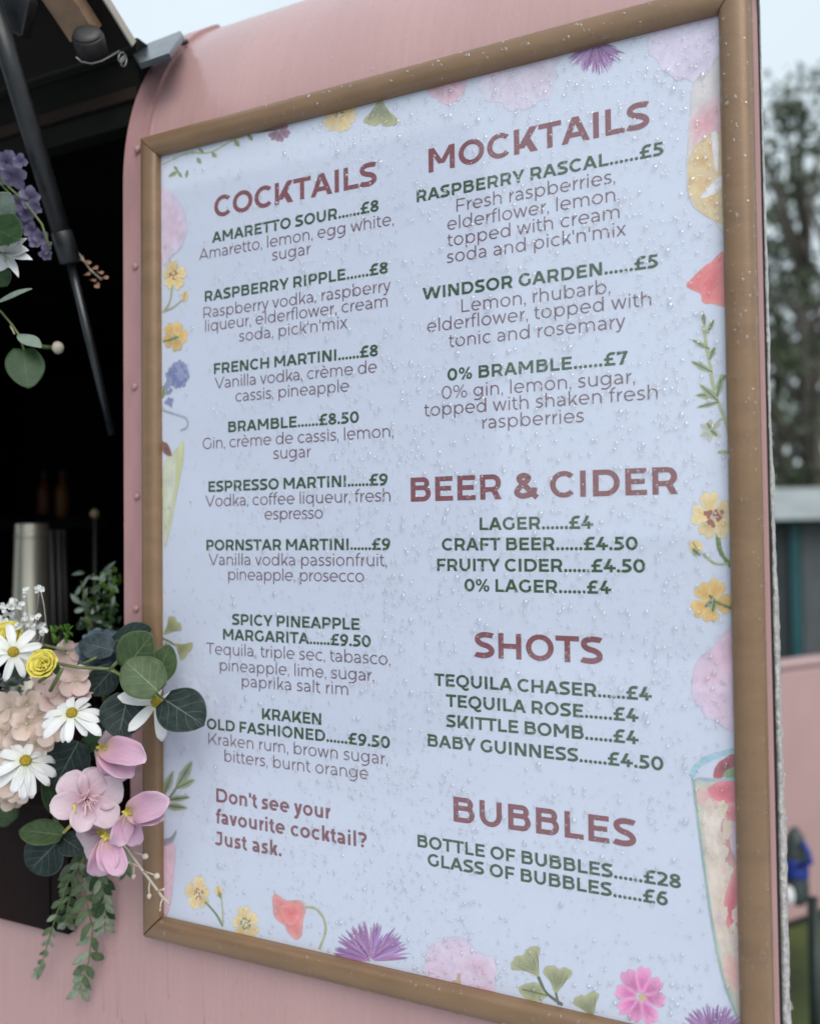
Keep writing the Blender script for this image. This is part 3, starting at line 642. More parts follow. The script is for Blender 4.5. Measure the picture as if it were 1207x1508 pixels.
    if ch in 'bdpq':
        W = .78; rx = (W - .03)/2
        if ch in 'bp': P.A(W - rx, x/2, rx, x/2 + .012, n=34); stem(0, DSC if ch == 'p' else 0, ASC if ch == 'b' else x); r = .06
        else: P.A(rx, x/2, rx, x/2 + .012, n=34); stem(W - w, DSC if ch == 'q' else 0, ASC if ch == 'd' else x); l = .06
    elif ch == 'g':
        W = .78; rx = (W - .03)/2; P.A(rx, x/2 + .02, rx, x/2 - .01, n=34); P.R(W - w, .02, W, x)
        P.S(_hermite([(W - w/2, .04, 0, -.25), (W*.47, DSC + h/2 - .01, -.4, 0), (.06, -.19, -.14, .12)])); l = .06
    elif ch == 'a':
        W = .62; stem(W - w, 0, .45); P.S(_hermite([(.05, .62, .14, .12), (W*.5, x - h/2 + .01, .28, 0), (W - w/2, .44, 0, -.28)]))
        P.R(W*.42, .425 - h*.9, W - w*.5, .425); P.A(W*.42, .208, W*.42, .22, 90, 270, 18)
        P.S(_hermite([(W*.4, h/2 - .01, .2, 0), (W - w/2, .22, .06, .2)])); l, r = .06, .1
    elif ch == 'c':
        W = .69; P.A(o/2, x/2, o/2, x/2 + .012, 48, 312, 26); l, r = .06, .03
    elif ch in 'e\u00e8':
        W = o; P.A(o/2, x/2, o/2, x/2 + .012, 0, 312, 32); P.R(w*.6, x/2 - h*.45, o - w*.05, x/2 + h*.45); l, r = .06, .05
        if ch != 'e': P.D(o*.5, .85, o*.2, 1.05, w*1.2)
    elif ch == 'f':
        W = .42; P.R(.1, 0, .1 + w, .8); P.S(_hermite([(.1 + w/2, .8, 0, .2), (.33, ASC - h/2, .2, 0), (.45, 1.03, .1, -.03)])); P.R(0, x - h*.95, W - .02, x); l, r = .02, 0
    elif ch in 'hnmru':
        W = .68; stem(0, 0, ASC if ch == 'h' else x)
        if ch == 'm': W = 1.18; arch(0, W/2 - w/2); arch(W/2 - w/2, W - w)
        elif ch == 'r': W = .36; P.S(_hermite([(w*.6, .38, 0, .25), (.22 + w*.3, .69 - h*.3, .15, .1), (W, x - h/2, .1, 0)])); r = .02
        elif ch == 'u':
            q = Pen(w, h); P2 = P; P.q = []
            P.q = []; a = 0; b = W - w; ry = .33
            P.R(0, ry, w, x); P.R(b, 0, b + w, x); P.A(W/2, ry, W/2, ry + .01, 180, 352, 20)
        else: arch(0, W - w)
    elif ch in 'ij':
        W = w; rr = .06 + .045*f; stem(0); P.dot(w/2, .955, rr)
        if ch == 'j': P.S(_hermite([(w/2, .02, 0, -.2), (-.1, DSC + h/2, -.15, 0)]))
    elif ch == 'k':
        W = .64; stem(0, 0, ASC); wx = w*1.3; P.D(w*.4, .17, W - wx*1.1, x, wx*1.05); P.D(W - wx, 0, W*.32, .44, wx); r = .01
    elif ch == 'l':
        W = w; stem(0, 0, ASC)
    elif ch == 'o':
        W = o; P.A(o/2, x/2, o/2, x/2 + .012, n=36); l = r = .06
    elif ch == 's':
        W = .56; a = w/2
        P.S(_hermite([(W - .05, .64, -.1, .07), (W*.48, x - h/2 + .008, -.2, 0), (a + .02, .545, 0, -.2), (W*.5, .378, .4, -.07), (W - a, .2, 0, -.2), (W*.48, h/2 - .008, -.25, 0), (.02, .1, -.12, .08)], 7)); l = r = .04
    elif ch == 't':
        W = .44; P.R(.1, .2, .1 + w, .93); P.S(_hermite([(.1 + w/2, .21, 0, -.2), (.32, h/2 - .005, .15, 0), (.44, .05, .1, .06)])); P.R(0, x - h*.95, W - .03, x); l, r = .02, .02
    elif ch in 'vwxyz':
        wx = w*1.12; W = .68
        if ch in 'vy': P.D(W/2 - wx/2, 0, 0, x, wx); P.D(W/2 - wx/2, 0, W - wx, x, wx)
        if ch == 'y': P.S(_hermite([(W/2, .05, -.06, -.14), (W*.34, -.2, -.1, -.14), (.03, -.2, -.12, .06)]))
        if ch == 'w':
            W = 1.1; q = W*.27
            P.D(q - wx/2, 0, 0, x, wx*.96); P.D(q - wx/2, 0, W/2 - wx/2, x, wx*.96); P.D(W - q - wx/2, 0, W/2 - wx/2, x, wx*.96); P.D(W - q - wx/2, 0, W - wx, x, wx*.96)
        if ch == 'x': P.D(0, 0, W - wx*1.2, x, wx*1.15); P.D(W - wx*1.2, 0, .01, x, wx*1.15)
        if ch == 'z': W = .56; P.R(0, 0, W, h); P.R(0, x - h, W, x); P.D(0, h*.5, W - wx*1.2, x - h*.5, wx*1.2)
        l = r = .005 if ch != 'z' else .05
    else:
        raise ValueError(ch)
    return P.q, W, l, r

def line_natural(text, w):
    t = 0
    for i, c in enumerate(text):
        _, W, l, r = glyph(c, w); t += W + (l if i else 0) + (r if i < len(text) - 1 else 0)
    return t

WT = dict(H=.218, N=.222, D=.110, A=.205); CAPH = dict(H=22.5, N=11.3, D=11.8, A=14.1)
INKS = dict(H=ink_mat('heading_ink', ink(124, 82, 93), .16, 260), N=ink_mat('name_ink', ink(60, 86, 68), .2, 260), D=ink_mat('description_ink', ink(110, 94, 110), .16, 260), A=ink_mat('note_ink', ink(120, 82, 95), .16, 260))
PART = dict(H='heading', N='drink_name', D='description', A='note')
def text_mesh(kind, s, x0, x1, zb):
    w, cap = WT[kind], CAPH[kind]/1000; gl = [glyph(c, w) for c in s]
    nat = line_natural(s, w)*cap; tr = (x1 - x0 - nat)/max(1, len(s) - 1); sx_ = 1.0
    if abs(tr) > .0009: sx_ = (x1 - x0 - (.0009*(len(s) - 1) if tr > 0 else -.0009*(len(s) - 1)))/nat; tr = math.copysign(.0009, tr)
    b = MB(); x = x0; q = 0
    for i, (st, W, l, r) in enumerate(gl):
        if i: x += l*cap*sx_
        for strip in st:
            q += 1; y = YP - .00006 - (q % 7)*.000004
            for pi, poly in enumerate(strip): b.add([(x + px*cap*sx_, y - pi*1.2e-6, zb + py*cap) for px, py in poly], [tuple(range(len(poly)))])
        x += (W + r)*cap*sx_ + tr
    return b
for kind, s, x0, x1, zb in MENU:
    text_mesh(kind, s, x0/1000, x1/1000, Z0 + zb/1000).build(PART[kind], INKS[kind], PO)

# ---------------------------------------------------------------- printed watercolour flowers (flat print on the sheet)
WC = ink_mat('watercolour_print', None, .14, 70); _layer = [0]
def onp(u, v): p = at(u, v, 0); return Vector((p.x, 0, p.z))
class Print:
    def __init__(self, fade=.07): self.b = MB(); self.fade = fade
    def blob(self, pts, cin, cout, rough=.04, wob=True, centre=None, rim=.88):
        """closed outline in photo pixels; colour runs from centre to rim, with a darker dried edge"""
        P = [onp(*p) for p in pts]; n = len(P); Q = []
        for i in range(n):                      # closed Catmull-Rom
            a, b_, c, d = P[i - 1], P[i], P[(i + 1) % n], P[(i + 2) % n]
            for k in range(6):
                t = k/6; Q.append(.5*((2*b_) + (c - a)*t + (2*a - 5*b_ + 4*c - d)*t*t + (-a + 3*b_ - 3*c + d)*t**3))
        C0 = onp(*centre) if centre else sum(Q, Vector())/len(Q); R = sum((q - C0).length for q in Q)/len(Q)
        if wob:
            nz = RNG.normal(0, 1, len(Q)); nz = (nz + np.roll(nz, 1) + np.roll(nz, -1))/1.7
            Q = [C0 + (q - C0)*(1 + rough*nz[i]) for i, q in enumerate(Q)]
        _layer[0] += 1; y = YP - .00003 - _layer[0]*.0000004
        v, c, f = [], [], []; rings = (0.001, .3, .55, .78, .95, 1.0); m = len(Q); ph = random.random()*6
        for r in rings:
            for i, q in enumerate(Q):
                p = C0 + (q - C0)*r; p = Vector((min(BW - .0002, max(.0002, p.x)), 0, min(Z0 + BH - .0002, max(Z0 + .0002, p.z)))); v.append((p.x, y, p.z))
                t = r**1.3; s_ = 1 + .035*math.sin(5*i/m*6.28 + ph + 3*r) + random.uniform(-.035, .035)
                k = rim if r > .97 else 1
                c.append(tuple(PAPER[j]*self.fade + (1 - self.fade)*min(.88, (cin[j]*(1 - t) + cout[j]*t)*s_*k) for j in range(3)))
        for a in range(len(rings) - 1):
            for i in range(m): f.append((a*m + i, (a + 1)*m + i, (a + 1)*m + (i + 1) % m, a*m + (i + 1) % m))
        self.b.add(v, f, None, c); return self
    def petals(self, cx, cy, r, n, cin, cout, wd=.62, a0=0, r0=.1, jit=.1, span=360, sq=1.0, tip=0, rim=.88):
        for k in range(n):
            a = math.radians(a0 + span*k/n + random.uniform(-4, 4)); L = r*(1 + random.uniform(-jit, jit)); w = L*wd*.5
            def P(s, t): return (cx + (math.cos(a)*s*L - math.sin(a)*t*w)*sq, cy + math.sin(a)*s*L + math.cos(a)*t*w)
            if tip: o = [P(r0, .2), P(.45, 1), P(.8, .7), P(1.02, 0), P(.8, -.7), P(.45, -1), P(r0, -.2)]
            else: o = [P(r0, .2), P(.4, .68), P(.75, 1.05), P(.97, .6), P(.92, .05), P(1.0, -.5), P(.75, -1.05), P(.4, -.68), P(r0, -.2)]
            vc = [1 + random.uniform(-.13, .12)]*3
            self.blob(o, [x*vc[0] for x in cin], [x*vc[0] for x in cout], .02, rim=rim, centre=P(.35, 0))
        return self
    def dots(self, cx, cy, r, n, col, sz, sq=1.0):
        for k in range(n):
            a = random.random()*6.28; q = r*math.sqrt(random.random()); x, y = cx + q*math.cos(a)*sq, cy + q*math.sin(a)
            self.blob([(x + sz*math.cos(t)*sq, y + sz*math.sin(t)) for t in (0, 1.3, 2.5, 3.8, 5)], col, [c*.8 for c in col], .15)
        return self
    def stem(self, pts, w, col):
        P = [onp(*p) for p in pts]; n = len(P); Q = []
        for i in range(n - 1):
            a, b_, c, d = P[max(0, i - 1)], P[i], P[i + 1], P[min(n - 1, i + 2)]
            for k in range(7):
                t = k/7; Q.append(.5*((2*b_) + (c - a)*t + (2*a - 5*b_ + 4*c - d)*t*t + (-a + 3*b_ - 3*c + d)*t**3))
        Q.append(P[-1]); _layer[0] += 1; y = YP - .00003 - _layer[0]*.0000004; v, f, cc = [], [], []
        for i, q in enumerate(Q):
            t = (Q[min(len(Q) - 1, i + 1)] - Q[max(0, i - 1)]).normalized(); nrm = Vector((-t.z, 0, t.x))*w*.00065*random.uniform(.8, 1.2)
            for s_ in (1, -1): v.append((max(.0002, min(BW - .0002, q.x + nrm.x*s_)), y, q.z + nrm.z*s_)); cc.append(tuple(x*random.uniform(.85, 1.15) for x in col))
        for i in range(len(Q) - 1): f.append((2*i, 2*i + 1, 2*i + 3, 2*i + 2))
        self.b.add(v, f, None, cc); return self
    def leaf(self, x0, y0, x1, y1, w, cin, cout, fan=False):
        dx, dy = x1 - x0, y1 - y0; l = math.hypot(dx, dy); nx_, ny_ = -dy/l*w, dx/l*w
        def P(s, t): return (x0 + dx*s + nx_*t, y0 + dy*s + ny_*t)
        if fan:
            self.blob([P(0, 0), P(.4, .42), P(.78, 1), P(.95, .72), P(1.0, .35), P(.93, .02), P(1.02, -.35), P(.96, -.75), P(.76, -1), P(.4, -.42)], cin, cout, .025, centre=P(.3, 0))
            for k in range(5): self.blob([P(.08, .02*k), P(.5, -.5 + k*.25), P(.9, -.75 + k*.38), P(.5, -.42 + k*.25)], [x*.55 for x in cin], [x*.85 for x in cout], .05)
        else:
            self.blob([P(0, 0), P(.3, .8), P(.6, .9), P(1, 0), P(.6, -.9), P(.3, -.8)], cin, cout, .04)
            self.stem([P(0, 0), P(.9, 0)], 1.0, [x*.7 for x in cin])
        return self
    def build(self, name='printed_flower', label=None):
        o = self.b.build(name, WC, PO, col=True)
        if label: o['label'] = label
        return o
YE, YE2, BRN = ink(202, 178, 112), ink(212, 202, 164), ink(150, 92, 66)
GRN, GRN2 = ink(110, 132, 96), ink(160, 172, 142); GIN, GIN2 = ink(112, 124, 82), ink(166, 172, 134)
PK, PK2 = ink(208, 164, 196), ink(212, 196, 222); PUR, PUR2 = ink(122, 62, 142), ink(176, 140, 202); RED, RED2 = ink(196, 88, 88), ink(208, 146, 148)
def thistle(cx, cy, r, a0, a1, n, sq=1.0):
    p = Print()
    for k in range(n):
        a = math.radians(a0 + (a1 - a0)*random.random()); L = r*random.uniform(.6, 1.1); w = r*.034
        def P(s, t): return (cx + (math.cos(a)*s*L - math.sin(a)*t*w)*sq, cy + math.sin(a)*s*L + math.cos(a)*t*w)
        u = random.random(); c = [PUR[j]*(1 - u) + PUR2[j]*u for j in range(3)]
        p.blob([P(.15, .6), P(.6, 1), P(1, 0), P(.6, -1), P(.15, -.6)], [x*random.uniform(.55, .9) for x in c], [x*random.uniform(.85, 1.15) for x in c], .03)
    return p.build(label='printed purple thistle head')
def yellow(cx, cy, r, n=5, a0=0, centre=BRN, sq=.9):
    p = Print().petals(cx, cy, r, n, YE, YE2, .80, a0, jit=.16, sq=sq, rim=.7); p.dots(cx, cy, r*.36, 22, centre, r*.06, sq); return p
# along the top
p = Print().stem([(240, 242), (275, 226), (310, 224), (345, 205), (380, 192)], 1.6, GRN2)
for q in ((262, 252, 248, 260, 4), (262, 252, 256, 244, 3), (262, 252, 268, 262, 3), (276, 250, 274, 262, 3), (290, 232, 296, 241, 4), (312, 224, 318, 232, 4), (345, 206, 352, 216, 5), (365, 198, 372, 207, 4), (300, 225, 292, 218, 3)): p.leaf(*q, GRN, GRN2)
p.build('printed_sprig')
p = Print().petals(410, 192, 17, 6, ink(104, 60, 92), ink(150, 112, 140), .7, 20); p.stem([(376, 195), (410, 190)], 1.6, ink(120, 110, 110)); p.build()
yellow(498, 166, 26, 6, 10, ink(150, 120, 66)).build()
Print().leaf(560, 145, 560, 186, 26, GIN, GIN2, True).build('printed_leaf')
Print(.4).petals(655, 122, 32, 7, ink(190, 110, 132), ink(206, 168, 190), .9, 15).build()
Print(.45).petals(760, 92, 66, 7, ink(204, 180, 206), ink(200, 194, 222), .9, 5, rim=.95).build()
thistle(876, 62, 44, 10, 170, 130)
Print(.45).petals(1012, 52, 66, 8, ink(196, 182, 218), ink(206, 196, 226), .85, 0, rim=.95).build()
# right-hand side
p = Print(.12).blob([(1020, 122), (1040, 108), (1064, 96), (1072, 330), (1046, 322), (1022, 306), (1011, 280), (1011, 225), (1014, 180)], ink(206, 200, 206), ink(194, 196, 204), .008, rim=.8)
p.blob([(1018, 170), (1042, 148), (1064, 140), (1066, 200), (1035, 205), (1016, 222), (1014, 196)], ink(206, 150, 166), ink(206, 188, 198), .05, rim=.97)
p.blob([(1013, 240), (1026, 212), (1056, 196), (1072, 205), (1072, 322), (1040, 318), (1016, 290)], ink(200, 184, 148), ink(204, 188, 140), .012, rim=.8)
for a in (0, 52, 104, 156, 208, 260, 310):
    ca, sa = math.cos(math.radians(a)), math.sin(math.radians(a)); p.blob([(1054 + ca*8, 256 + sa*10), (1054 + ca*30 - sa*11, 256 + sa*46 + ca*13), (1054 + ca*34, 256 + sa*52), (1054 + ca*30 + sa*11, 256 + sa*46 - ca*13)], ink(202, 170, 112), ink(208, 188, 140), .05, rim=.97)
p.blob([(1047, 200), (1056, 198), (1057, 240), (1053, 250)], ink(222, 226, 238), ink(214, 218, 230), .04, rim=1)
p.blob([(1032, 290), (1056, 262), (1062, 262), (1060, 280)], ink(222, 226, 238), ink(214, 218, 230), .04, rim=1)
p.build('printed_glass', 'printed tall glass holding a slice of lemon')
p = Print().blob([(1012, 421), (1022, 404), (1045, 386), (1070, 374), (1073, 445), (1052, 448), (1034, 446), (1030, 432)], ink(206, 96, 100), ink(212, 124, 126), .03)
p.blob([(1028, 428), (1045, 400), (1068, 385), (1060, 410), (1046, 440)], ink(202, 82, 90), ink(208, 116, 122), .05); p.build(label='printed red poppy cut off by the right rail')
p = Print().stem([(1035, 465), (1038, 500), (1044, 535), (1052, 580), (1064, 610), (1073, 640)], 2.0, GRN2).stem([(1073, 615), (1060, 618), (1050, 628)], 1.4, GRN2)
for q in ((1037, 478, 1034, 458, 4), (1041, 490, 1051, 470, 4), (1044, 514, 1018, 500, 4), (1044, 530, 1052, 510, 5), (1048, 548, 1017, 532, 5), (1055, 585, 1063, 550, 6), (1056, 582, 1024, 582, 6), (1056, 590, 1030, 566, 6), (1058, 592, 1026, 600, 4), (1062, 560, 1068, 552, 5)): p.leaf(*q, GRN, GRN2)
p.build('printed_sprig')
p = Print().petals(1045, 633, 17, 6, GRN2, ink(178, 182, 186), .5, 30, tip=1); p.leaf(1046, 634, 1056, 642, 4, GRN, GRN2).leaf(1046, 632, 1040, 622, 4, GRN, GRN2).leaf(1056, 666, 1072, 666, 4, GRN2, GRN2); p.build()
p = Print().stem([(1056, 785), (1060, 812), (1076, 835)], 2.4, GRN).stem([(1034, 815), (1052, 830), (1072, 830)], 1.6, GRN2).leaf(1030, 816, 1018, 796, 11, YE, YE2).leaf(1030, 818, 1018, 808, 6, GRN, GRN2)
p.petals(1049, 760, 34, 5, YE, YE2, .82, -100, jit=.14, sq=.9, rim=.7); p.dots(1050, 760, 14, 16, ink(146, 72, 56), 3.6); p.build(label='printed yellow buttercup with rust red centre')
p = Print().petals(1045, 886, 34, 5, ink(198, 160, 84), ink(212, 192, 138), .82, -60, jit=.16, sq=.9, rim=.72); p.leaf(1052, 884, 1036, 894, 5, GRN, GRN2).leaf(1052, 884, 1048, 902, 5, GRN, GRN2).leaf(1052, 884, 1042, 876, 4, GRN, GRN2).stem([(1052, 886), (1066, 892), (1080, 897)], 2, GRN); p.build()
p = Print(.3).blob([(1020, 990), (1035, 962), (1050, 955), (1060, 936), (1086, 930), (1086, 1070), (1050, 1062), (1026, 1040), (1018, 1015)], ink(214, 174, 202), ink(204, 186, 218), .025, rim=.86)
p.blob([(1046, 960), (1062, 938), (1084, 935), (1084, 1012), (1062, 1005), (1048, 985)], ink(216, 172, 202), ink(210, 186, 214), .03, rim=.84); p.blob([(1026, 1016), (1050, 1008), (1082, 1020), (1082, 1062), (1046, 1056)], ink(208, 178, 208), ink(206, 188, 216), .03); p.build(label='printed pink rose cut off by the right rail')
p = Print(.08).blob([(1022, 1150), (1050, 1146), (1088, 1150), (1092, 1505), (1082, 1495), (1062, 1440), (1047, 1360), (1034, 1260), (1026, 1200)], ink(204, 196, 184), ink(176, 186, 182), .006, rim=.8)
p.blob([(1036, 1200), (1058, 1190), (1076, 1230), (1060, 1262), (1040, 1240)], ink(214, 208, 204), ink(206, 200, 196), .06, rim=1).blob([(1046, 1300), (1078, 1280), (1084, 1330), (1076, 1400), (1060, 1400)], ink(204, 194, 182), ink(202, 196, 190), .06, rim=1)
p.blob([(1022, 1166), (1046, 1156), (1080, 1154), (1086, 1180), (1062, 1192), (1038, 1190), (1024, 1180)], ink(206, 166, 172), ink(202, 180, 176), .04, rim=.78)
p.blob([(1046, 1156), (1084, 1150), (1086, 1186), (1060, 1182), (1046, 1172)], ink(196, 82, 104), ink(206, 130, 142), .08, rim=.9).blob([(1058, 1192), (1086, 1184), (1086, 1212), (1072, 1208)], ink(196, 104, 120), ink(206, 150, 158), .06)
p.blob([(1049, 1142), (1058, 1122), (1074, 1112), (1086, 1112), (1086, 1128), (1070, 1140), (1058, 1147)], ink(128, 40, 54), ink(168, 76, 88), .04).blob([(1066, 1138), (1086, 1128), (1086, 1150), (1070, 1147)], ink(100, 140, 88), ink(126, 156, 110), .05)
p.blob([(1060, 1214), (1070, 1208), (1078, 1216), (1074, 1240), (1080, 1262), (1088, 1280), (1070, 1272), (1060, 1262)], ink(184, 132, 138), ink(188, 150, 156), .04, rim=.8).blob([(1076, 1220), (1087, 1214), (1088, 1272), (1078, 1252)], ink(194, 180, 208), ink(196, 176, 200), .03)
p.blob([(1066, 1312), (1088, 1286), (1090, 1396), (1076, 1384), (1062, 1340)], ink(196, 62, 96), ink(208, 150, 152), .10, rim=1).blob([(1058, 1420), (1088, 1400), (1090, 1470), (1074, 1450)], ink(206, 160, 158), ink(204, 186, 178), .1, rim=1)
for q in range(26):
    x, y = 1040 + random.random()*44, 1190 + random.random()*270
    if x > 1034 + (y - 1190)*.13: p.blob([(x + 7*math.cos(t)*random.uniform(.6, 1.3), y + 14*math.sin(t)*random.uniform(.6, 1.3)) for t in (0, .9, 1.8, 2.7, 3.6, 4.5, 5.4)], ink(200 + random.randint(-10, 8), 186 + random.randint(-18, 10), 178 + random.randint(-14, 12)), ink(202, 194, 187), .1, rim=1)
p.stem([(1018, 1143), (1026, 1128), (1050, 1114), (1086, 1104)], 3.6, ink(150, 190, 212)).stem([(1018, 1146), (1040, 1149), (1086, 1147)], 1.6, ink(136, 176, 198)).stem([(1020, 1148), (1026, 1200), (1034, 1262), (1048, 1360), (1064, 1440), (1086, 1502)], 1.6, ink(146, 172, 172)).build('printed_glass', 'printed tall glass holding strawberries and pale punch')
thistle(1050, 1530, 50, 190, 350, 130, 1.0)
# along the bottom
Print().petals(942, 1468, 42, 8, ink(186, 84, 160), ink(216, 156, 204), .52, 12, .16, sq=.95).dots(944, 1468, 7, 12, ink(212, 190, 150), 2.2).build(label='printed bright pink cosmos')
Print().leaf(793, 1438, 768, 1404, 26, GIN, GIN2, True).leaf(818, 1464, 822, 1424, 22, GIN, GIN2, True).leaf(806, 1466, 764, 1456, 15, GIN, GIN2).leaf(872, 1500, 860, 1464, 20, GIN, GIN2, True).stem([(792, 1438), (804, 1462), (828, 1480)], 2, ink(90, 104, 92)).stem([(818, 1462), (822, 1480)], 1.6, ink(90, 104, 92)).build('printed_leaf', 'printed fan shaped ginkgo leaves on one stem')
p = Print(.3).blob([(628, 1440), (626, 1412), (634, 1392), (650, 1386), (666, 1380), (688, 1388), (700, 1400), (716, 1408), (728, 1412), (729, 1440), (722, 1462), (700, 1466), (660, 1448)], ink(208, 176, 210), ink(204, 192, 222), .015, rim=.9)
p.blob([(630, 1440), (627, 1414), (640, 1402), (662, 1412), (668, 1440)], ink(208, 180, 212), ink(204, 188, 218), .03, rim=.86).blob([(648, 1392), (668, 1380), (690, 1388), (694, 1404), (672, 1420), (656, 1412)], ink(206, 182, 212), ink(205, 192, 221), .03, rim=.86).blob([(684, 1452), (726, 1446), (722, 1466), (700, 1468)], ink(206, 160, 190), ink(204, 182, 212), .04, rim=.9)
p.blob([(672, 1414), (700, 1408), (726, 1420), (724, 1444), (690, 1436)], ink(206, 168, 198), ink(204, 186, 214), .04, rim=.95).dots(672, 1444, 9, 14, ink(178, 146, 96), 3); p.build(label='printed large pale pink bloom on the lower rail')
thistle(546, 1414, 54, 182, 358, 170)
p = Print().blob([(404, 1318), (420, 1326), (440, 1326), (449, 1338), (446, 1360), (440, 1384), (430, 1380), (418, 1364), (403, 1348)], RED, RED2, .03).blob([(414, 1336), (436, 1330), (446, 1342), (430, 1362), (420, 1356)], ink(206, 96, 96), ink(212, 140, 140), .05)
p.stem([(449, 1336), (464, 1338), (476, 1352), (479, 1372), (470, 1398)], 2, GRN2); p.build(label='printed red poppy bud on a curved stem')
yellow(362, 1360, 25, 5, -100, GRN).build()
p = yellow(293, 1316, 23, 5, -90, sq=.8); p.stem([(302, 1328), (318, 1346), (328, 1364)], 2, GRN).stem([(326, 1320), (328, 1345), (328, 1362)], 1.4, GRN2).leaf(325, 1322, 320, 1304, 7, YE, YE2).leaf(325, 1323, 322, 1312, 4, GRN, GRN2); p.build()
# left-hand side
Print(.3).blob([(238, 284), (256, 288), (270, 306), (275, 330), (270, 358), (255, 376), (238, 384)], ink(204, 174, 200), ink(196, 188, 216), .02, rim=.93).build(label='printed pale pink petal on the left rail')
p = yellow(256, 406, 21, 5, -95, ink(156, 104, 66), sq=.85); p.stem([(254, 420), (250, 445), (240, 460)], 2, GRN2).stem([(268, 442), (256, 452), (244, 458)], 1.4, GRN2).leaf(270, 444, 274, 428, 6, YE, YE2); p.build()
Print().petals(258, 494, 24, 5, ink(198, 162, 88), ink(210, 188, 130), .82, -70, jit=.16, sq=.8, rim=.72).leaf(252, 500, 264, 496, 4, GRN, GRN2).stem([(254, 500), (240, 503)], 1.6, GRN).build()
Print().dots(262, 552, 18, 60, ink(142, 154, 198), 4.2, .85).dots(262, 552, 16, 24, ink(112, 128, 184), 3.2, .85).dots(246, 572, 8, 12, ink(132, 146, 194), 3.2, .8).dots(249, 592, 6, 9, ink(132, 146, 194), 3, .8).leaf(240, 586, 243, 566, 3, GRN, GRN2).build(label='printed blue lilac cluster')
Print().stem([(240, 604), (258, 610), (274, 616), (276, 628), (266, 634)], 1.6, ink(158, 168, 190)).build('printed_sprig')
p = Print().blob([(262, 660), (271, 656), (268, 690), (258, 740), (248, 790), (242, 800), (241, 690)], ink(190, 200, 196), ink(184, 196, 176), .01, rim=.9).blob([(263, 660), (271, 656), (266, 700), (256, 750), (246, 792), (246, 780), (256, 730)], ink(182, 192, 146), ink(188, 198, 160), .02)
p.blob([(240, 650), (248, 656), (254, 672), (246, 670), (240, 664)], ink(110, 70, 62), ink(132, 94, 84), .08).build('printed_glass', 'printed slim pale green glass on the left rail')
Print().leaf(241, 934, 262, 914, 13, GIN, GIN2, True).leaf(258, 948, 278, 962, 15, GIN, GIN2, True).leaf(244, 946, 246, 972, 7, GIN, GIN2).stem([(240, 940), (250, 945), (258, 950)], 1.6, GRN).build('printed_leaf')
Print().leaf(241, 1172, 255, 1136, 6, ink(92, 118, 96), GRN2).leaf(260, 1160, 284, 1120, 8, ink(92, 118, 96), GRN2).leaf(258, 1162, 287, 1148, 6, GRN, GRN2).leaf(246, 1178, 280, 1174, 5, ink(92, 118, 96), GRN2).leaf(242, 1186, 276, 1190, 6, ink(92, 118, 96), GRN2).stem([(240, 1184), (252, 1172), (262, 1156)], 1.8, GRN).build('printed_leaf')
Print().blob([(240, 1240), (257, 1244), (258, 1270), (253, 1320), (248, 1344), (240, 1340)], ink(214, 178, 200), ink(202, 172, 196), .015, rim=.9).blob([(240, 1238), (252, 1232), (260, 1222), (257, 1236), (244, 1246)], ink(120, 116, 140), ink(150, 146, 166), .05).build('printed_glass', 'printed pink glass on the left rail')

# ---------------------------------------------------------------- artificial flowers
LM = dict(
    green=leaf_mat('eucalyptus_green', (.055, .095, .035), (.20, .27, .13), .5, .3, 5),
    dark=leaf_mat('eucalyptus_dark', (.013, .030, .025), (.14, .19, .165), .58, .5, 4.5, frost=(.024, .044, .041)),
    blue=leaf_mat('eucalyptus_blue', (.022, .042, .048), (.10, .14, .15), .6, .5, 6, frost=(.050, .075, .085)),
    pale=leaf_mat('leaf_pale', (.27, .34, .28), (.36, .43, .35), .6, .2, 4, trans=.25),
    deep=leaf_mat('leaf_deep', (.022, .055, .018), (.06, .12, .05), .5, .35, 5),
    frond=leaf_mat('frond_green', (.085, .13, .06), (.22, .27, .16), .5, .3, 3),
    frondpale=leaf_mat('frond_pale_edge', (.20, .25, .17), (.36, .40, .32), .5, .3, 3),
    sprig=leaf_mat('sprig_green', (.10, .22, .03), (.2, .3, .1), .5, .3, 3, trans=.3),
    grey=leaf_mat('silver_leaf', (.17, .19, .18), (.3, .32, .31), .7, .3, 3),
)
PM = dict(
    white=petal_mat('daisy_petal', (.70, .72, .58), (.84, .84, .83), (.82, .82, .83), .55, .2, .06),
    peach=petal_mat('hydrangea_petal', (.56, .48, .36), (.74, .58, .50), (.80, .67, .60), .6, .25, .1),
    peach2=petal_mat('hydrangea_pink_petal', (.54, .44, .36), (.70, .51, .47), (.76, .60, .57), .6, .25, .1),
    lilac=petal_mat('blossom_petal', (.54, .30, .36), (.70, .52, .60), (.76, .64, .69), .55, .3, .12),
    pinkp=petal_mat('pink_petal', (.66, .46, .36), (.72, .43, .58), (.76, .54, .67), .55, .3, .14),
    yellow=petal_mat('rose_petal', (.72, .52, .02), (.82, .66, .04), (.85, .76, .18), .5, .25, .1),
    purple=petal_mat('lavender_petal', (.13, .11, .17), (.17, .145, .26), (.27, .245, .37), .6, .3, .15),
    slate=petal_mat('slate_blue_petal', (.035, .05, .08), (.07, .10, .15), (.12, .16, .22), .7, .1, .2),
    cream=petal_mat('filler_petal', (.70, .72, .66), (.82, .84, .82), (.86, .88, .87), .7, .2, .1),
    coral=petal_mat('tan_bud', (.25, .13, .08), (.36, .20, .13), (.42, .26, .19), .6, .1, .2),
)
CTR = pbr('daisy_centre', (.42, .30, .02), .8, var=.4, scale=600, bump=1, bscale=1400)
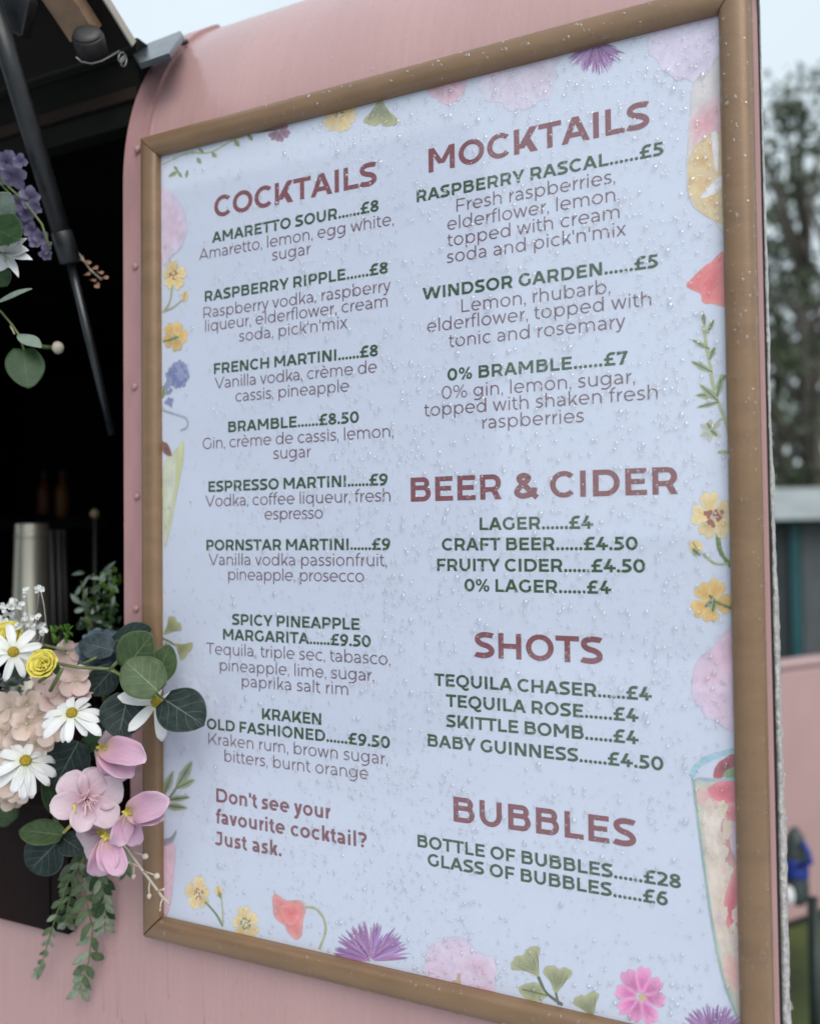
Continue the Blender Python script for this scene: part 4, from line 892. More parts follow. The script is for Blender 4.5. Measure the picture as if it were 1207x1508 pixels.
STEM = pbr('stem_green', (.11, .15, .05), .55, var=.3, scale=120); STEMP = pbr('stem_pale', (.48, .42, .34), .6, var=.12, scale=150); STEMY = pbr('stamen_yellow', (.48, .42, .06), .6, var=.2, scale=200)
STAM = pbr('stamen_pink', (.74, .50, .52), .6, var=.15, scale=300); BUD = pbr('bud_cream', (.50, .44, .36), .6, var=.12, scale=200); STEMG = pbr('stem_grey', (.40, .41, .38), .7, var=.2, scale=150)

def sheet(L, W, prof, nl=10, nw=6, cup=.0, bend=0.0, curl=0.0, wave=0.0, fold=0.0, ph=0.0):
    """petal or leaf blade: x along, y across, z out; UV x along, y across 0..1"""
    v, uv, f = [], [], []
    for i in range(nl + 1):
        t = i/nl; hw = W/2*prof(t)
        for j in range(nw + 1):
            s = j/nw*2 - 1
            x = t*L - .0*s; z = cup*(s*s)*hw + bend*L*t*t + curl*L*max(0, t - .6)**2*4 + wave*W*math.sin(5*t*2 + ph + 2*s)*abs(s) + fold*abs(s)*hw
            v.append((x, s*hw, z)); uv.append((t, j/nw))
    for i in range(nl):
        for j in range(nw): f.append((i*(nw + 1) + j, (i + 1)*(nw + 1) + j, (i + 1)*(nw + 1) + j + 1, i*(nw + 1) + j + 1))
    return v, f, uv
PR_ROUND = lambda t: (max(0, 1 - (2*max(t, .0) - 1)**2))**.5 * (1.04 - .12*t) if t < 1 else .02
PR_HEART = lambda t: max(.02, (math.sin(math.pi*min(1, (t + .10)/1.1))**.62))
PR_DAISY = lambda t: max(.12, (.42 + .62*math.sin(math.pi*min(1, t*.86)))*(1 if t < .86 else max(.25, 1 - ((t - .86)/.14)**2*.75)))
PR_PETAL = lambda t: max(.10, (.22 + .9*math.sin(math.pi*(t**.8)*.80))*(1 if t < .85 else max(.35, 1 - ((t - .85)/.15)**2*.65)))
PR_LANCE = lambda t: max(.03, math.sin(math.pi*min(1, t*.96 + .03))**.85)

def basis(o, x, n):                            # matrix with x along, z towards n
    x = x.normalized(); z = (n - x*n.dot(x)).normalized(); y = z.cross(x); m = Matrix.Identity(4)
    for k in range(3): m[k][0], m[k][1], m[k][2], m[k][3] = x[k], y[k], z[k], o[k]
    return m
def facing(p, tx=0, ty=0):                     # direction to the viewer's side, tilted right / up (radians-ish)
    n = (CAM - p).normalized(); return (n + AXR*tx - AXD*ty).normalized()
def solid(o, t=.0006):
    s = o.modifiers.new('thickness', 'SOLIDIFY'); s.thickness = t; s.offset = 0; return o
def leaf(root, u0, v0, y0, u1, v1, y1, wpx, mat, prof=PR_HEART, tx=0, ty=0, name='leaf', **k):
    a, b = at(u0, v0, y0), at(u1, v1, y1); W = wpx*pxm(a.lerp(b, .5)); n = facing(a, tx, ty)
    k.setdefault('cup', .12); k.setdefault('bend', -.06); k.setdefault('wave', .012)
    v, f, uv = sheet((b - a).length, W, prof, 16, 10, ph=random.random()*6, **k)
    return solid(MB().add(v, f, uv, None, basis(a, b - a, n)).build(name, LM[mat], root, True))
def flower_mesh(c, n, r, count, width, mat, name, root, prof, elev=.15, rollpx=0, cup=.2, bend=-.1, jit=.1, arc=None, layers=1, wave=.02, nl=8, nw=5, fold=0.0):
    b = MB(); up = n.orthogonal(); B = basis(c, up, n)
    for l in range(layers):
        for k in range(count):
            a = (2*math.pi*k/count if arc is None else math.radians(arc[0] + (arc[1] - arc[0])*k/max(1, count - 1))) + rollpx + l*.3 + random.uniform(-jit, jit)
            L = r*random.uniform(1 - jit, 1 + jit)*(1 - .22*l); el = elev + l*.3 + random.uniform(-jit, jit)*.8
            v, f, uv = sheet(L, L*width*random.uniform(.9, 1.1), prof, nl, nw, cup, bend + random.uniform(-.06, .06), 0, wave, fold, random.random()*6)
            mt = B @ Matrix.Rotation(a, 4, 'Z') @ Matrix.Rotation(-el, 4, 'Y') @ Matrix.Translation((r*.07, 0, l*r*.03)) @ Matrix.Rotation(random.uniform(-.25, .25), 4, 'X')
            b.add(v, f, uv, None, mt)
    return b.build(name, mat, root, True), B
def daisy(root, u, v, Y, rpx, tx, ty, count=11, arc=None, roll=0.0, elev=.1, label=None):
    c = at(u, v, Y); r = rpx*pxm(c); n = facing(c, tx, ty)
    o, B = flower_mesh(c, n, r, count, .31, PM['white'], 'daisy', root, PR_DAISY, elev, roll, .3, -.16, .17, arc, wave=.05)
    solid(o, .0004)
    MB().lathe([(r*.17, -.1*r), (r*.19, .02*r), (r*.17, .08*r), (r*.11, .12*r), (r*.04, .13*r)], B, 16).build('flower_centre', CTR, o, True)
    if label: o['label'] = label
    return o
def floret(root, u, v, Y, rpx, tx, ty, mat):
    c = at(u, v, Y); r = rpx*pxm(c); n = facing(c, tx, ty)
    o, B = flower_mesh(c, n, r, 4, .98, PM[mat], 'hydrangea_floret', root, PR_PETAL, .35, random.random()*6, .28, -.18, .12, wave=.04, nl=7, nw=5)
    MB().lathe([(r*.10, 0), (r*.09, .08*r), (r*.03, .14*r)], B, 8).build('flower_centre', BUD, o, True); return o
def blossom(root, u, v, Y, rpx, tx, ty, mat, count=5, arc=None, roll=0.0, elev=.25, stamens=26, width=.80, label=None):
    c = at(u, v, Y); r = rpx*pxm(c); n = facing(c, tx, ty)
    o, B = flower_mesh(c, n, r, count, width, PM[mat], 'pink_blossom', root, PR_PETAL, elev, roll, .26, -.22, .12, arc, wave=.06, nl=14, nw=8); solid(o, .0004)
    if stamens:
        b = MB()
        for k in range(stamens):
            a = random.random()*6.28; q = random.uniform(.1, .40)*r; h = random.uniform(.32, .55)*r
            P = [B @ Vector((0, 0, .05*r)), B @ Vector((q*.5*math.cos(a), q*.5*math.sin(a), h*.8)), B @ Vector((q*math.cos(a), q*math.sin(a), h)) - Vector((0, 0, .14*r))]
            b.tube(P, [.00034, .0003, .00045], 5)
        b.build('stamens', STAM, o, True)
    if label: o['label'] = label
    return o
def stem(root, pts, r, mat, name='stem'):
    return MB().tube([at(*p) for p in pts], r, 8).build(name, mat, root, True)

# ---- lower garland
c0 = at(120, 1100, -.03); G = empty('flower_garland', (c0.x, -.03, Z0 + .118), 'lower garland of artificial daisies, peach hydrangea and eucalyptus beside the menu', 'flower garland')
# back foliage first
for a in ((168, 958, -.035, 116, 945, -.045, 42, 'blue', .1, .3), (166, 946, -.03, 221, 926, -.03, 42, 'dark', 0, .5), (168, 984, -.04, 132, 1024, -.05, 44, 'dark', .1, 0), (228, 1006, -.035, 250, 950, -.03, 44, 'green', .35, 0),
          (184, 986, -.05, 221, 936, -.06, 66, 'green', -.1, .25), (234, 1019, -.065, 184, 972, -.075, 66, 'green', .1, .25), (242, 1030, -.05, 299, 1066, -.055, 70, 'dark', .1, .15), (189, 1022, -.055, 174, 1087, -.07, 68, 'dark', -.1, .05),
          (116, 1092, -.05, 80, 1160, -.06, 66, 'dark', -.1, 0), (120, 1104, -.045, 150, 1080, -.04, 26, 'deep', 0, .2),
          (92, 1230, -.06, 27, 1221, -.075, 40, 'green', 0, .45), (85, 1240, -.055, 42, 1284, -.065, 62, 'dark', 0, .05), (92, 1234, -.055, 122, 1254, -.055, 36, 'dark', .1, 0), (68, 1148, -.05, 86, 1205, -.05, 26, 'deep', .4, 0), (20, 1210, -.03, -10, 1180, -.04, 40, 'deep', 0, 0), (60, 1000, -.03, 100, 980, -.03, 30, 'deep', 0, .3), (10, 1000, -.04, 45, 990, -.04, 30, 'deep', 0, .3)):
    leaf(G, *a[:8], tx=a[8], ty=a[9])
# slate blue fabric bloom behind
c = at(146, 958, -.02); o, B = flower_mesh(c, facing(c, .1, .3), 34*pxm(c), 8, .9, PM['slate'], 'slate_bloom', G, PR_PETAL, .5, 0, .4, -.2, .2, layers=2, wave=.08); o['label'] = 'ruffled slate blue fabric bloom behind the eucalyptus'
# hydrangea florets, peach and pinker ones
for (u, v, r, m_, y) in ((100, 962, 21, 'peach2', -.04), (112, 1002, 24, 'peach2', -.06), (88, 1018, 22, 'peach2', -.065), (64, 1006, 18, 'peach2', -.055), (80, 1034, 20, 'peach2', -.07), (118, 1018, 20, 'peach2', -.055), (55, 1022, 16, 'peach2', -.05),
                         (14, 1040, 23, 'peach', -.075), (40, 1038, 20, 'peach', -.075), (60, 1050, 20, 'peach', -.075), (40, 1066, 23, 'peach', -.085), (8, 1080, 22, 'peach', -.08), (26, 1094, 20, 'peach', -.085), (56, 1098, 20, 'peach', -.08), (3, 1112, 20, 'peach', -.08), (72, 1076, 20, 'peach', -.075),
                         (12, 1152, 24, 'peach', -.07), (34, 1166, 20, 'peach', -.065), (84, 1074, 18, 'peach', -.06), (-8, 1060, 22, 'peach', -.08), (-6, 1138, 22, 'peach', -.075), (128, 1000, 16, 'peach2', -.045), (18, 1178, 18, 'peach', -.055), (98, 1040, 16, 'peach2', -.06)):
    floret(G, u, v, y, r, random.uniform(-.5, .5), random.uniform(-.3, .5), m_)
daisy(G, 106, 1050, -.10, 44, -.15, .75, 13, roll=.2, elev=-.30); daisy(G, 38, 1120, -.115, 45, .1, .75, 13, roll=.5, elev=-.38); daisy(G, 20, 960, -.10, 42, .1, .25, 9, roll=.1, elev=-.1); daisy(G, 2, 945, -.085, 34, -.1, .6, 8)
daisy(G, 230, 1034, -.038, 50, .55, .25, 7, roll=.4, label='white daisy half hidden between eucalyptus leaves')
# yellow rose buds
def rose(u, v, Y, rpx, tx, ty):
    c = at(u, v, Y); r = rpx*pxm(c); n = facing(c, tx, ty); B = basis(c, AXR, n); b = MB()
    for l, (cnt, el, sc) in enumerate(((3, 1.42, .5), (3, 1.30, .66), (4, 1.12, .85), (5, .92, 1.02), (5, .72, 1.08))):
        for k in range(cnt):
            v_, f_, uv = sheet(r*sc*1.05, r*(1.0 + .18*l), PR_PETAL, 8, 7, .35, .15, -.25 if l > 1 else 0, .03, 0, l + k)
            b.add(v_, f_, uv, None, B @ Matrix.Rotation(2*math.pi*k/cnt + l*.7, 4, 'Z') @ Matrix.Translation((r*.06*(l + .6), 0, -r*.5)) @ Matrix.Rotation(-el, 4, 'Y'))
    return solid(b.build('rose_bud', PM['yellow'], G, True), .0004)
rose(64, 979, -.10, 20, .15, .35); rose(13, 936, -.08, 19, 0, .4)
# white filler sprays
sb = MB()
for (u, v) in ((4, 896), (14, 904), (22, 886), (30, 893), (38, 872), (58, 867), (20, 914), (36, 916), (43, 905), (61, 921), (54, 911), (38, 932), (28, 924), (8, 918), (2, 910), (48, 925), (66, 928), (16, 892)):
    b = MB(); yy = -.06 + random.uniform(-.02, .02)
    for k in range(7):
        c = at(u + random.uniform(-5, 5), v + random.uniform(-5, 5), yy); n = facing(c, random.uniform(-.8, .8), random.uniform(-.5, .8)); B = basis(c, n.orthogonal(), n); r = random.uniform(3.0, 4.6)*pxm(c)
        for q in range(5):
            v_, f_, uv = sheet(r, r*.9, PR_PETAL, 3, 2, .3, .1); b.add(v_, f_, uv, None, B @ Matrix.Rotation(q*1.257, 4, 'Z') @ Matrix.Rotation(-.4, 4, 'Y'))
    b.build('filler_bloom', PM['cream'], G, True); sb.tube([at(u, v, yy), at(u*.8 + 10, v + 20, -.055), at(40, 962, -.05)], .0005, 5)
sb.tube([at(60, 868, -.06), at(65, 890, -.06), at(69, 925, -.06)], .0005, 5)
sb.build('stem', STEMG, G, True)
# bright sprig, silver foliage
b = MB()
for k in range(26):
    u, v = random.uniform(80, 108), random.uniform(926, 948); c = at(u, v, -.045); e_ = at(u + random.uniform(-9, 9), v - random.uniform(2, 12), -.05)
    v_, f_, uv = sheet((e_ - c).length, 4.5*pxm(c), PR_LANCE, 5, 2, .2, -.1); b.add(v_, f_, uv, None, basis(c, e_ - c, facing(c, random.uniform(-.6, .6), .4)))
b.build('bright_sprig', LM['sprig'], G, True)
b = MB()
for k in range(46):
    u, v = random.uniform(-5, 36), random.uniform(990, 1035); c = at(u, v, -.05); e_ = at(u + random.uniform(-10, 10), v + random.uniform(-10, 6), -.055)
    v_, f_, uv = sheet((e_ - c).length + .002, 5*pxm(c), PR_LANCE, 5, 2, .3, -.1, wave=.1); b.add(v_, f_, uv, None, basis(c, e_ - c, facing(c, random.uniform(-.8, .8), .3)))
b.build('silver_foliage', LM['grey'], G, True)
for pts, r in (([(38, 944, -.06), (70, 951, -.055), (98, 958, -.05)], .0016), ([(84, 977, -.07), (115, 983, -.065), (160, 985, -.05), (190, 1000, -.045)], .0017), ([(74, 1018, -.09), (86, 996, -.088), (92, 984, -.085)], .002), ([(58, 1004, -.085), (76, 992, -.085)], .0018), ([(122, 978, -.055), (143, 968, -.05)], .0016), ([(160, 988, -.05), (176, 972, -.05)], .0018), ([(232, 1018, -.05), (200, 1016, -.045), (166, 985, -.04)], .0014), ([(242, 1030, -.045), (215, 1010, -.04)], .0012),
               ([(30, 1012, -.05), (20, 1030, -.06)], .002), ([(70, 1150, -.045), (78, 1190, -.045), (90, 1232, -.05)], .0022)):
    stem(G, pts, r, STEM)
stem(G, [(136, 1080, -.04), (142, 1110, -.04), (150, 1150, -.04)], .0016, STEMP)
# pink blossoms
blossom(G, 128, 1180, -.085, 47, .05, .30, 'lilac', 6, roll=.35, elev=.3, label='large pale lilac pink blossom with thread stamens')
blossom(G, 152, 1104, -.06, 52, .55, .30, 'pinkp', 2, arc=(-12, 38), roll=-1.9, elev=.2, stamens=0, width=1.0)
def hung(u, v, Y, tips, mat, label=None):       # half-open bloom: petals from a yellow calyx to given tips
    c = at(u, v, Y); b = MB()
    for (tu, tv, ty_, w, tx) in tips:
        e_ = at(tu, tv, ty_); v_, f_, uv = sheet((e_ - c).length, w*.82*pxm(c), PR_PETAL, 14, 8, .34, -.14, 0, .065, .12, random.random()*6); b.add(v_, f_, uv, None, basis(c, e_ - c, facing(c, tx, .1)))
    o = solid(b.build('pink_blossom', PM[mat], G, True), .0004)
    b = MB()
    for k in range(5):
        e_ = at(u + 9*math.cos(k*1.2 + 2), v + 8*math.sin(k*1.2 + 2), Y - .004); v_, f_, uv = sheet((e_ - c).length, 5*pxm(c), PR_LANCE, 5, 2, .3, .1); b.add(v_, f_, uv, None, basis(c + facing(c)*.0015, e_ - c, facing(c)))
    b.build('calyx', STEMY, o, True)
    if label: o['label'] = label
hung(150, 1101, -.07, ((205, 1112, -.09, 44, .2), (190, 1138, -.085, 42, -.1), (164, 1140, -.07, 30, -.3)), 'pinkp')
hung(188, 1196, -.075, ((240, 1182, -.085, 46, .1), (236, 1202, -.08, 36, -.2), (172, 1248, -.085, 34, .3), (202, 1248, -.07, 30, -.2)), 'pinkp')
hung(157, 1232, -.08, ((142, 1294, -.085, 40, .2), (178, 1288, -.085, 36, -.2), (160, 1284, -.09, 34, 0)), 'pinkp')
hung(150, 1226, -.06, ((120, 1250, -.065, 50, -.1), (132, 1210, -.06, 40, .2)), 'lilac')
hung(176, 1092, -.05, ((150, 1080, -.05, 34, 0), (186, 1072, -.05, 34, .2), (190, 1096, -.05, 30, .2)), 'lilac')
stem(G, [(109, 1184, -.10), (111, 1198, -.10), (106, 1214, -.095), (94, 1226, -.085)], .0016, STEMY, 'pistil')
# beige twig of buds
tw = stem(G, [(163, 1212, -.055), (166, 1228, -.055), (188, 1251, -.055), (208, 1279, -.05), (224, 1300, -.05), (240, 1322, -.045), (250, 1331, -.045)], .0013, STEMP, 'bud_twig')
b = MB(); bb = MB()
for (u0, v0, u1, v1, s) in ((188, 1251, 214, 1261, 9), (211, 1283, 231, 1290, 9), (200, 1268, 197, 1290, 7), (221, 1297, 220, 1319, 7), (232, 1313, 241, 1310, 5), (240, 1322, 236, 1340, 3), (206, 1277, 190, 1270, 4)):
    a, e_ = at(u0, v0, -.05), at(u1, v1, -.055); b.tube([a, a.lerp(e_, .5) + Vector((0, -.001, .001)), e_], [.001, .0008, .0007], 6)
    mt = basis(e_, (e_ - a).orthogonal(), (e_ - a).normalized()); r = s*.5*pxm(e_); bb.lathe([(r*.4, -r*.9), (r*.95, -r*.3), (r, r*.2), (r*.7, r*.8), (r*.2, r*1.4)], mt, 10)
b.build('side_twigs', STEMP, tw, True); bb.build('buds', BUD, tw, True)
# hanging fronds
def frond(pts, n, llen, wd, mats, spread=1.0, Yj=.006):
    P = [at(*p) for p in pts]; b = {k: MB() for k in mats}; sg = MB().tube(P, [.0011 - .0006*i/(len(P) - 1) for i in range(len(P))], 6)
    for k in range(n):
        t = (k + .5)/n*(len(P) - 1); i = min(len(P) - 2, int(t)); c = P[i].lerp(P[i + 1], t - i); d_ = (P[i + 1] - P[i]).normalized()
        for s in (-1, 1):
            L = llen*pxm(c)*random.uniform(.8, 1.15)*(1.05 - .3*k/n); sd = (d_.cross(facing(c))).normalized()*s
            dr_ = (d_*random.uniform(.5, 1.0) + sd*random.uniform(.6, 1.0)*spread + Vector((0, random.uniform(-.4, .2), 0))).normalized()
            v_, f_, uv = sheet(L, L*wd, PR_LANCE, 8, 5, .3, random.uniform(-.25, .05), 0, .03); mt = basis(c, dr_, facing(c, random.uniform(-.5, .5), random.uniform(-.3, .5)))
            b[mats[-1] if k >= n - 2 else random.choice(mats)].add(v_, f_, uv, None, mt)
    s0 = sg.build('frond', STEM, G, True)
    for k in b:
        if b[k].v: solid(b[k].build('frond_leaves', LM[k], s0, True), .0004)
frond([(131, 1245, -.02), (120, 1290, -.02), (128, 1330, -.018), (137, 1368, -.016), (131, 1415, -.012), (122, 1442, -.012), (117, 1462, -.01)], 12, 29, .44, ['frond', 'frond', 'frondpale'])
frond([(124, 1262, -.03), (100, 1300, -.028), (84, 1345, -.022), (72, 1385, -.018), (62, 1418, -.014), (54, 1436, -.012)], 11, 21, .40, ['frond', 'frondpale'], .55)
frond([(140, 1262, -.016), (150, 1300, -.014), (156, 1335, -.012), (155, 1370, -.010)], 9, 27, .42, ['deep', 'frond', 'frond', 'frondpale'], .8)
frond([(112, 1262, -.02), (106, 1310, -.018), (98, 1345, -.016), (98, 1362, -.012)], 8, 24, .42, ['frond', 'deep', 'frondpale'], .7)
frond([(176, 1230, -.03), (184, 1262, -.028), (188, 1290, -.026)], 4, 22, .36, ['frondpale', 'frond'], .6)

# ---- upper garland
c0 = at(10, 400, -.06); U = empty('flower_garland', (c0.x - .06, -.06, Z0 + .60), 'upper garland of purple blooms and round leaves hanging before the black strut', 'flower garland')
for a in ((-14, 330, -.09, 14, 286, -.10, 44, 'pale', .2, .2), (-20, 332, -.11, 26, 350, -.12, 64, 'deep', .1, .2), (-8, 448, -.10, 43, 421, -.11, 18, 'pale', .1, .7), (27, 493, -.09, 60, 509, -.095, 24, 'pale', .1, .6), (34, 513, -.09, 42, 570, -.10, 54, 'deep', 0, .1), (-6, 400, -.09, 10, 420, -.09, 34, 'deep', 0, 0)):
    leaf(U, *a[:8], tx=a[8], ty=a[9], prof=PR_LANCE if a[6] < 26 else PR_HEART)
c = at(8, 372, -.10); b = MB()
for (tu, tv, w) in ((36, 350, 12), (44, 378, 16), (28, 404, 12), (14, 392, 20), (38, 366, 22), (0, 398, 24), (-6, 350, 20)):
    e_ = at(tu, tv, -.105); v_, f_, uv = sheet((e_ - c).length, w*pxm(c), PR_LANCE, 8, 4, .3, -.1, 0, .05); b.add(v_, f_, uv, None, basis(c, e_ - c, facing(c, random.uniform(-.3, .3), .4)))
solid(b.build('white_bloom', PM['white'], U, True), .0004)
for (u, v, r, y) in ((10, 240, 17, -.07), (20, 258, 18, -.07), (6, 256, 15, -.07), (30, 238, 11, -.07), (28, 300, 14, -.06), (45, 292, 15, -.06), (54, 304, 12, -.06), (38, 312, 13, -.06), (22, 318, 12, -.055), (48, 340, 12, -.05), (62, 350, 13, -.05), (72, 364, 10, -.05), (54, 356, 11, -.05), (68, 374, 9, -.05), (38, 330, 11, -.055)):
    c = at(u, v, y); o, B = flower_mesh(c, facing(c, random.uniform(-.6, .6), random.uniform(-.6, .3)), r*pxm(c), 5, .8, PM['purple'], 'purple_bloom', U, PR_PETAL, .5, random.random()*6, .3, -.2, .15, wave=.05, nl=6, nw=4)
stem(U, [(-10, 250, -.075), (14, 276, -.07), (36, 296, -.065), (62, 330, -.06), (74, 366, -.055)], .0012, STEM); stem(U, [(-10, 258, -.07), (12, 282, -.065), (28, 300, -.06)], .0012, STEM)
stem(U, [(-20, 440, -.09), (4, 461, -.09), (18, 478, -.09), (29, 494, -.09), (36, 516, -.09)], .0011, STEM); stem(U, [(16, 480, -.09), (22, 492, -.09)], .0008, STEMP)
stem(U, [(50, 506, -.03), (66, 511, -.01), (78, 512, 0)], .0022, STEM)
c = at(85, 512, .0); MB().lathe([(.002, -.006), (.0062, -.003), (.0075, .001), (.0055, .005), (.001, .007)], basis(c, AXD, AXR), 12).build('bud', BUD, U, True)
b = MB(); stem(U, [(100, 350, -.02), (118, 376, 0), (134, 398, .01), (150, 412, .015)], .0010, STEMP)
for (u, v) in ((118, 378), (127, 384), (138, 394), (126, 404), (134, 412), (142, 418), (152, 408), (146, 400)):
    c = at(u, v, .008); e_ = at(u + random.uniform(2, 9), v + random.uniform(2, 10), .005); v_, f_, uv = sheet(.012, .0075, PR_HEART, 6, 4, .5, .1); b.add(v_, f_, uv, None, basis(c, e_ - c, facing(c, random.uniform(-.4, .4), .3)))
b.build('tan_buds', PM['coral'], U, True)

# ---------------------------------------------------------------- inside the hatch
def board_at(u0, u1, vt, vb, Y, dx, mat, name, label, cat):
    a, b_ = at(u0, vt, Y), at(u1, vt, Y); z1 = a.z; z0 = Z0 + .118
    o = MB().box(a.x, Y, z0 + .001, b_.x, Y + dx, z1).build(name, mat, None, bevel=.004); return tag(o, label, cat)
YB = .30; p0 = at(29, 772, YB); p1 = at(56, 772, YB)
pm_ = at(48, 772, YB); rt_ = (at(66, 772, YB) - at(30, 772, YB)).length/2*.92; steel = pbr('brushed_steel', (.46, .43, .36), .36, metal=.85, var=.15, scale=50, stretch=(3, 3, .1))
e_ = empty('shaker_tin', (pm_.x, YB, Z0 + .118), 'upturned steel cocktail shaker tin standing inside the hatch', 'shaker')
hh = pm_.z - Z0 - .1185
MB().lathe([(rt_*1.42, 0), (rt_*1.42, .006), (rt_*1.38, .008), (rt_*1.03, hh*.93), (rt_*1.03, hh*.94), (rt_, hh), (rt_*.92, hh + .001)], Matrix.Translation((pm_.x, YB, Z0 + .1185)), 32).build('tin_body', steel, e_, True).data.set_sharp_from_angle(angle=math.radians(40))
MB().lathe([(rt_*1.035, hh*.925), (rt_*1.06, hh*.935), (rt_*1.035, hh*.945)], Matrix.Translation((pm_.x, YB, Z0 + .1185)), 32).build('rim_band', steel, e_, True)
dk = pbr('tap_grey', (.016, .016, .017), .5, var=.2)
e_ = empty('bottle_rack', (p1.x + .06, YB, Z0 + .118), 'dark metal rack of thin rods beside the steel shaker tin', 'rack')
for (u, y) in ((80, YB - .01), (90, YB), (98, YB + .02)): q = at(u - 4, 780, y); MB().tube([(q.x + .012, y, Z0 + .122), (q.x, y, q.z)], .0035, 8).build('rod', dk, e_, True)
MB().box(p1.x + .02, YB - .04, Z0 + .1185, p1.x + .13, YB + .04, Z0 + .124).build('base', dk, e_, bevel=.001)
def bottle(u, vt, vb, Y, col, label):
    a, b_ = at(u, vt, Y), at(u, vb, Y); h = a.z - b_.z; m_ = pbr('amber_glass', col, .4, var=.2, spec=.15); e_ = empty('bottle', (b_.x, Y, b_.z), label, 'bottle', 'bottles on the dark shelf')
    mt = Matrix.Translation(b_); r = h*.16
    MB().lathe([(r*.9, 0), (r, r*.2), (r, h*.58), (r*.8, h*.68), (r*.4, h*.78), (r*.36, h)], mt, 18).build('glass_body', m_, e_, True); MB().lathe([(r*.42, h), (r*.42, h*1.07), (r*.3, h*1.08)], mt, 12).build('cap', dk, e_, True)
bottle(66, 700, 758, .95, (.05, .016, .004), 'red amber bottle on the shelf inside the dark hatch, left of the golden one')
bottle(93, 698, 762, .95, (.07, .03, .006), 'golden amber bottle on the shelf inside the dark hatch, right of the red one')
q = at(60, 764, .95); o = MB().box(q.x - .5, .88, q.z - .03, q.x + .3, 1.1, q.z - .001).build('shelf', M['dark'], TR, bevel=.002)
c = at(140, 757, .35); e_ = empty('tap_handle', (c.x, .36, Z0 + .118), 'small tan round tap knob on a thin dark stem inside the hatch', 'tap'); MB().lathe([(.001, -.009), (.006, -.005), (.008, 0), (.006, .005), (.001, .009)], Matrix.Translation(c), 14).build('knob', pbr('tan_knob', (.16, .12, .06), .6), e_, True); MB().tube([(c.x, c.y, Z0 + .10), c - Vector((0, 0, .01))], .0025, 8).build('stem', dk, e_, True)
c = at(12, 788, .15); # tiny yellow bloom at the back of the pot
# potted plant by the jamb
c = at(150, 930, .09); PP = empty('potted_plant', (c.x, .1, Z0 + .118), 'small variegated trailing plant in a dark pot just inside the jamb', 'potted plant')
MB().lathe([(.018, 0), (.026, .03), (.028, .046), (.025, .047), (.02, .04)], Matrix.Translation((c.x, .1, Z0 + .1185)), 20).build('pot', M['plate'], PP, True)
for mt_, n_, rng in (('pale', 34, ((118, 172), (842, 925))), ('sprig', 18, ((148, 172), (838, 905))), ('deep', 30, ((120, 180), (880, 932)))):
    b = MB()
    for k in range(n_):
        u, v = random.uniform(*rng[0]), random.uniform(*rng[1]); c = at(u, v, .08 + random.uniform(-.015, .03)); e_ = at(u + random.uniform(-16, 16), v + random.uniform(-14, 14), .08)
        v_, f_, uv = sheet((e_ - c).length + .004, random.uniform(5, 9)*pxm(c), PR_LANCE, 7, 3, .3, -.2, 0, .08); b.add(v_, f_, uv, None, basis(c, e_ - c, facing(c, random.uniform(-.6, .6), random.uniform(-.2, .7))))
    b.build('foliage', LM[mt_], PP, True)
b = MB()
for k in range(12):
    t0 = Vector((PP.location.x, .1, Z0 + .165)); e_ = at(random.uniform(120, 176), random.uniform(842, 910), .085); b.tube([t0, t0.lerp(e_, .5) + Vector((0, 0, .012)), e_], .0008, 5)
b.build('stem', STEM, PP, True)

# ---------------------------------------------------------------- rain
def drops(name, P, R, frame, hts, squash, label, base_face=False, mat='film'):
    """P points on a surface; frame(i) -> (right, up, out); one sheet of water beads"""
    K = 14; rings = ((1.0, 0.0), (.97, .22), (.86, .50), (.66, .76), (.38, .93)); V, F = [], []
    a = np.arange(K)*2*np.pi/K; ca, sa = np.cos(a), np.sin(a); base = 0
    for i in range(len(P)):
        rt, up, ou = frame(i); r = R[i]; ph = RNG.uniform(0, 6.28, 3); am = RNG.uniform(0, .10, 3)*(1 if r > .0007 else .4)
        rad = 1 + am[0]*np.cos(2*a + ph[0]) + am[1]*np.cos(3*a + ph[1]) + am[2]*.5*np.cos(5*a + ph[2]); sq = squash[i]; h = hts[i]*r
        for q, z in rings:
            dy = -(.12*z)*r*(sq - .2)
            x = r*q*rad*ca; y = r*q*rad*sa*sq + dy; y = np.where(sa > 0, y*(1 + .25*(sq - 1)), y)
            V.append(P[i][None, :] + x[:, None]*rt + y[:, None]*up + (z*h)*ou)
        V.append((P[i] + ou*h + up*(-.12*r*(sq - .2)))[None, :]); nr = len(rings)
        for k in range(nr - 1):
            for j in range(K): F.append((base + k*K + j, base + k*K + (j + 1) % K, base + (k + 1)*K + (j + 1) % K, base + (k + 1)*K + j))
        for j in range(K): F.append((base + (nr - 1)*K + j, base + (nr - 1)*K + (j + 1) % K, base + nr*K))
        if base_face: F.append(tuple(base + j for j in range(K - 1, -1, -1)))    # else open underneath: the water wets what it sits on
        base += nr*K + 1
    V = np.concatenate(V); o = meshob(name, V, F, M[mat], None, True); return tag(o, label, 'raindrops', kind='stuff')
XA, ZA, OUT = np.array((1., 0, 0)), np.array((0, 0, 1.)), np.array((0, -1., 0))
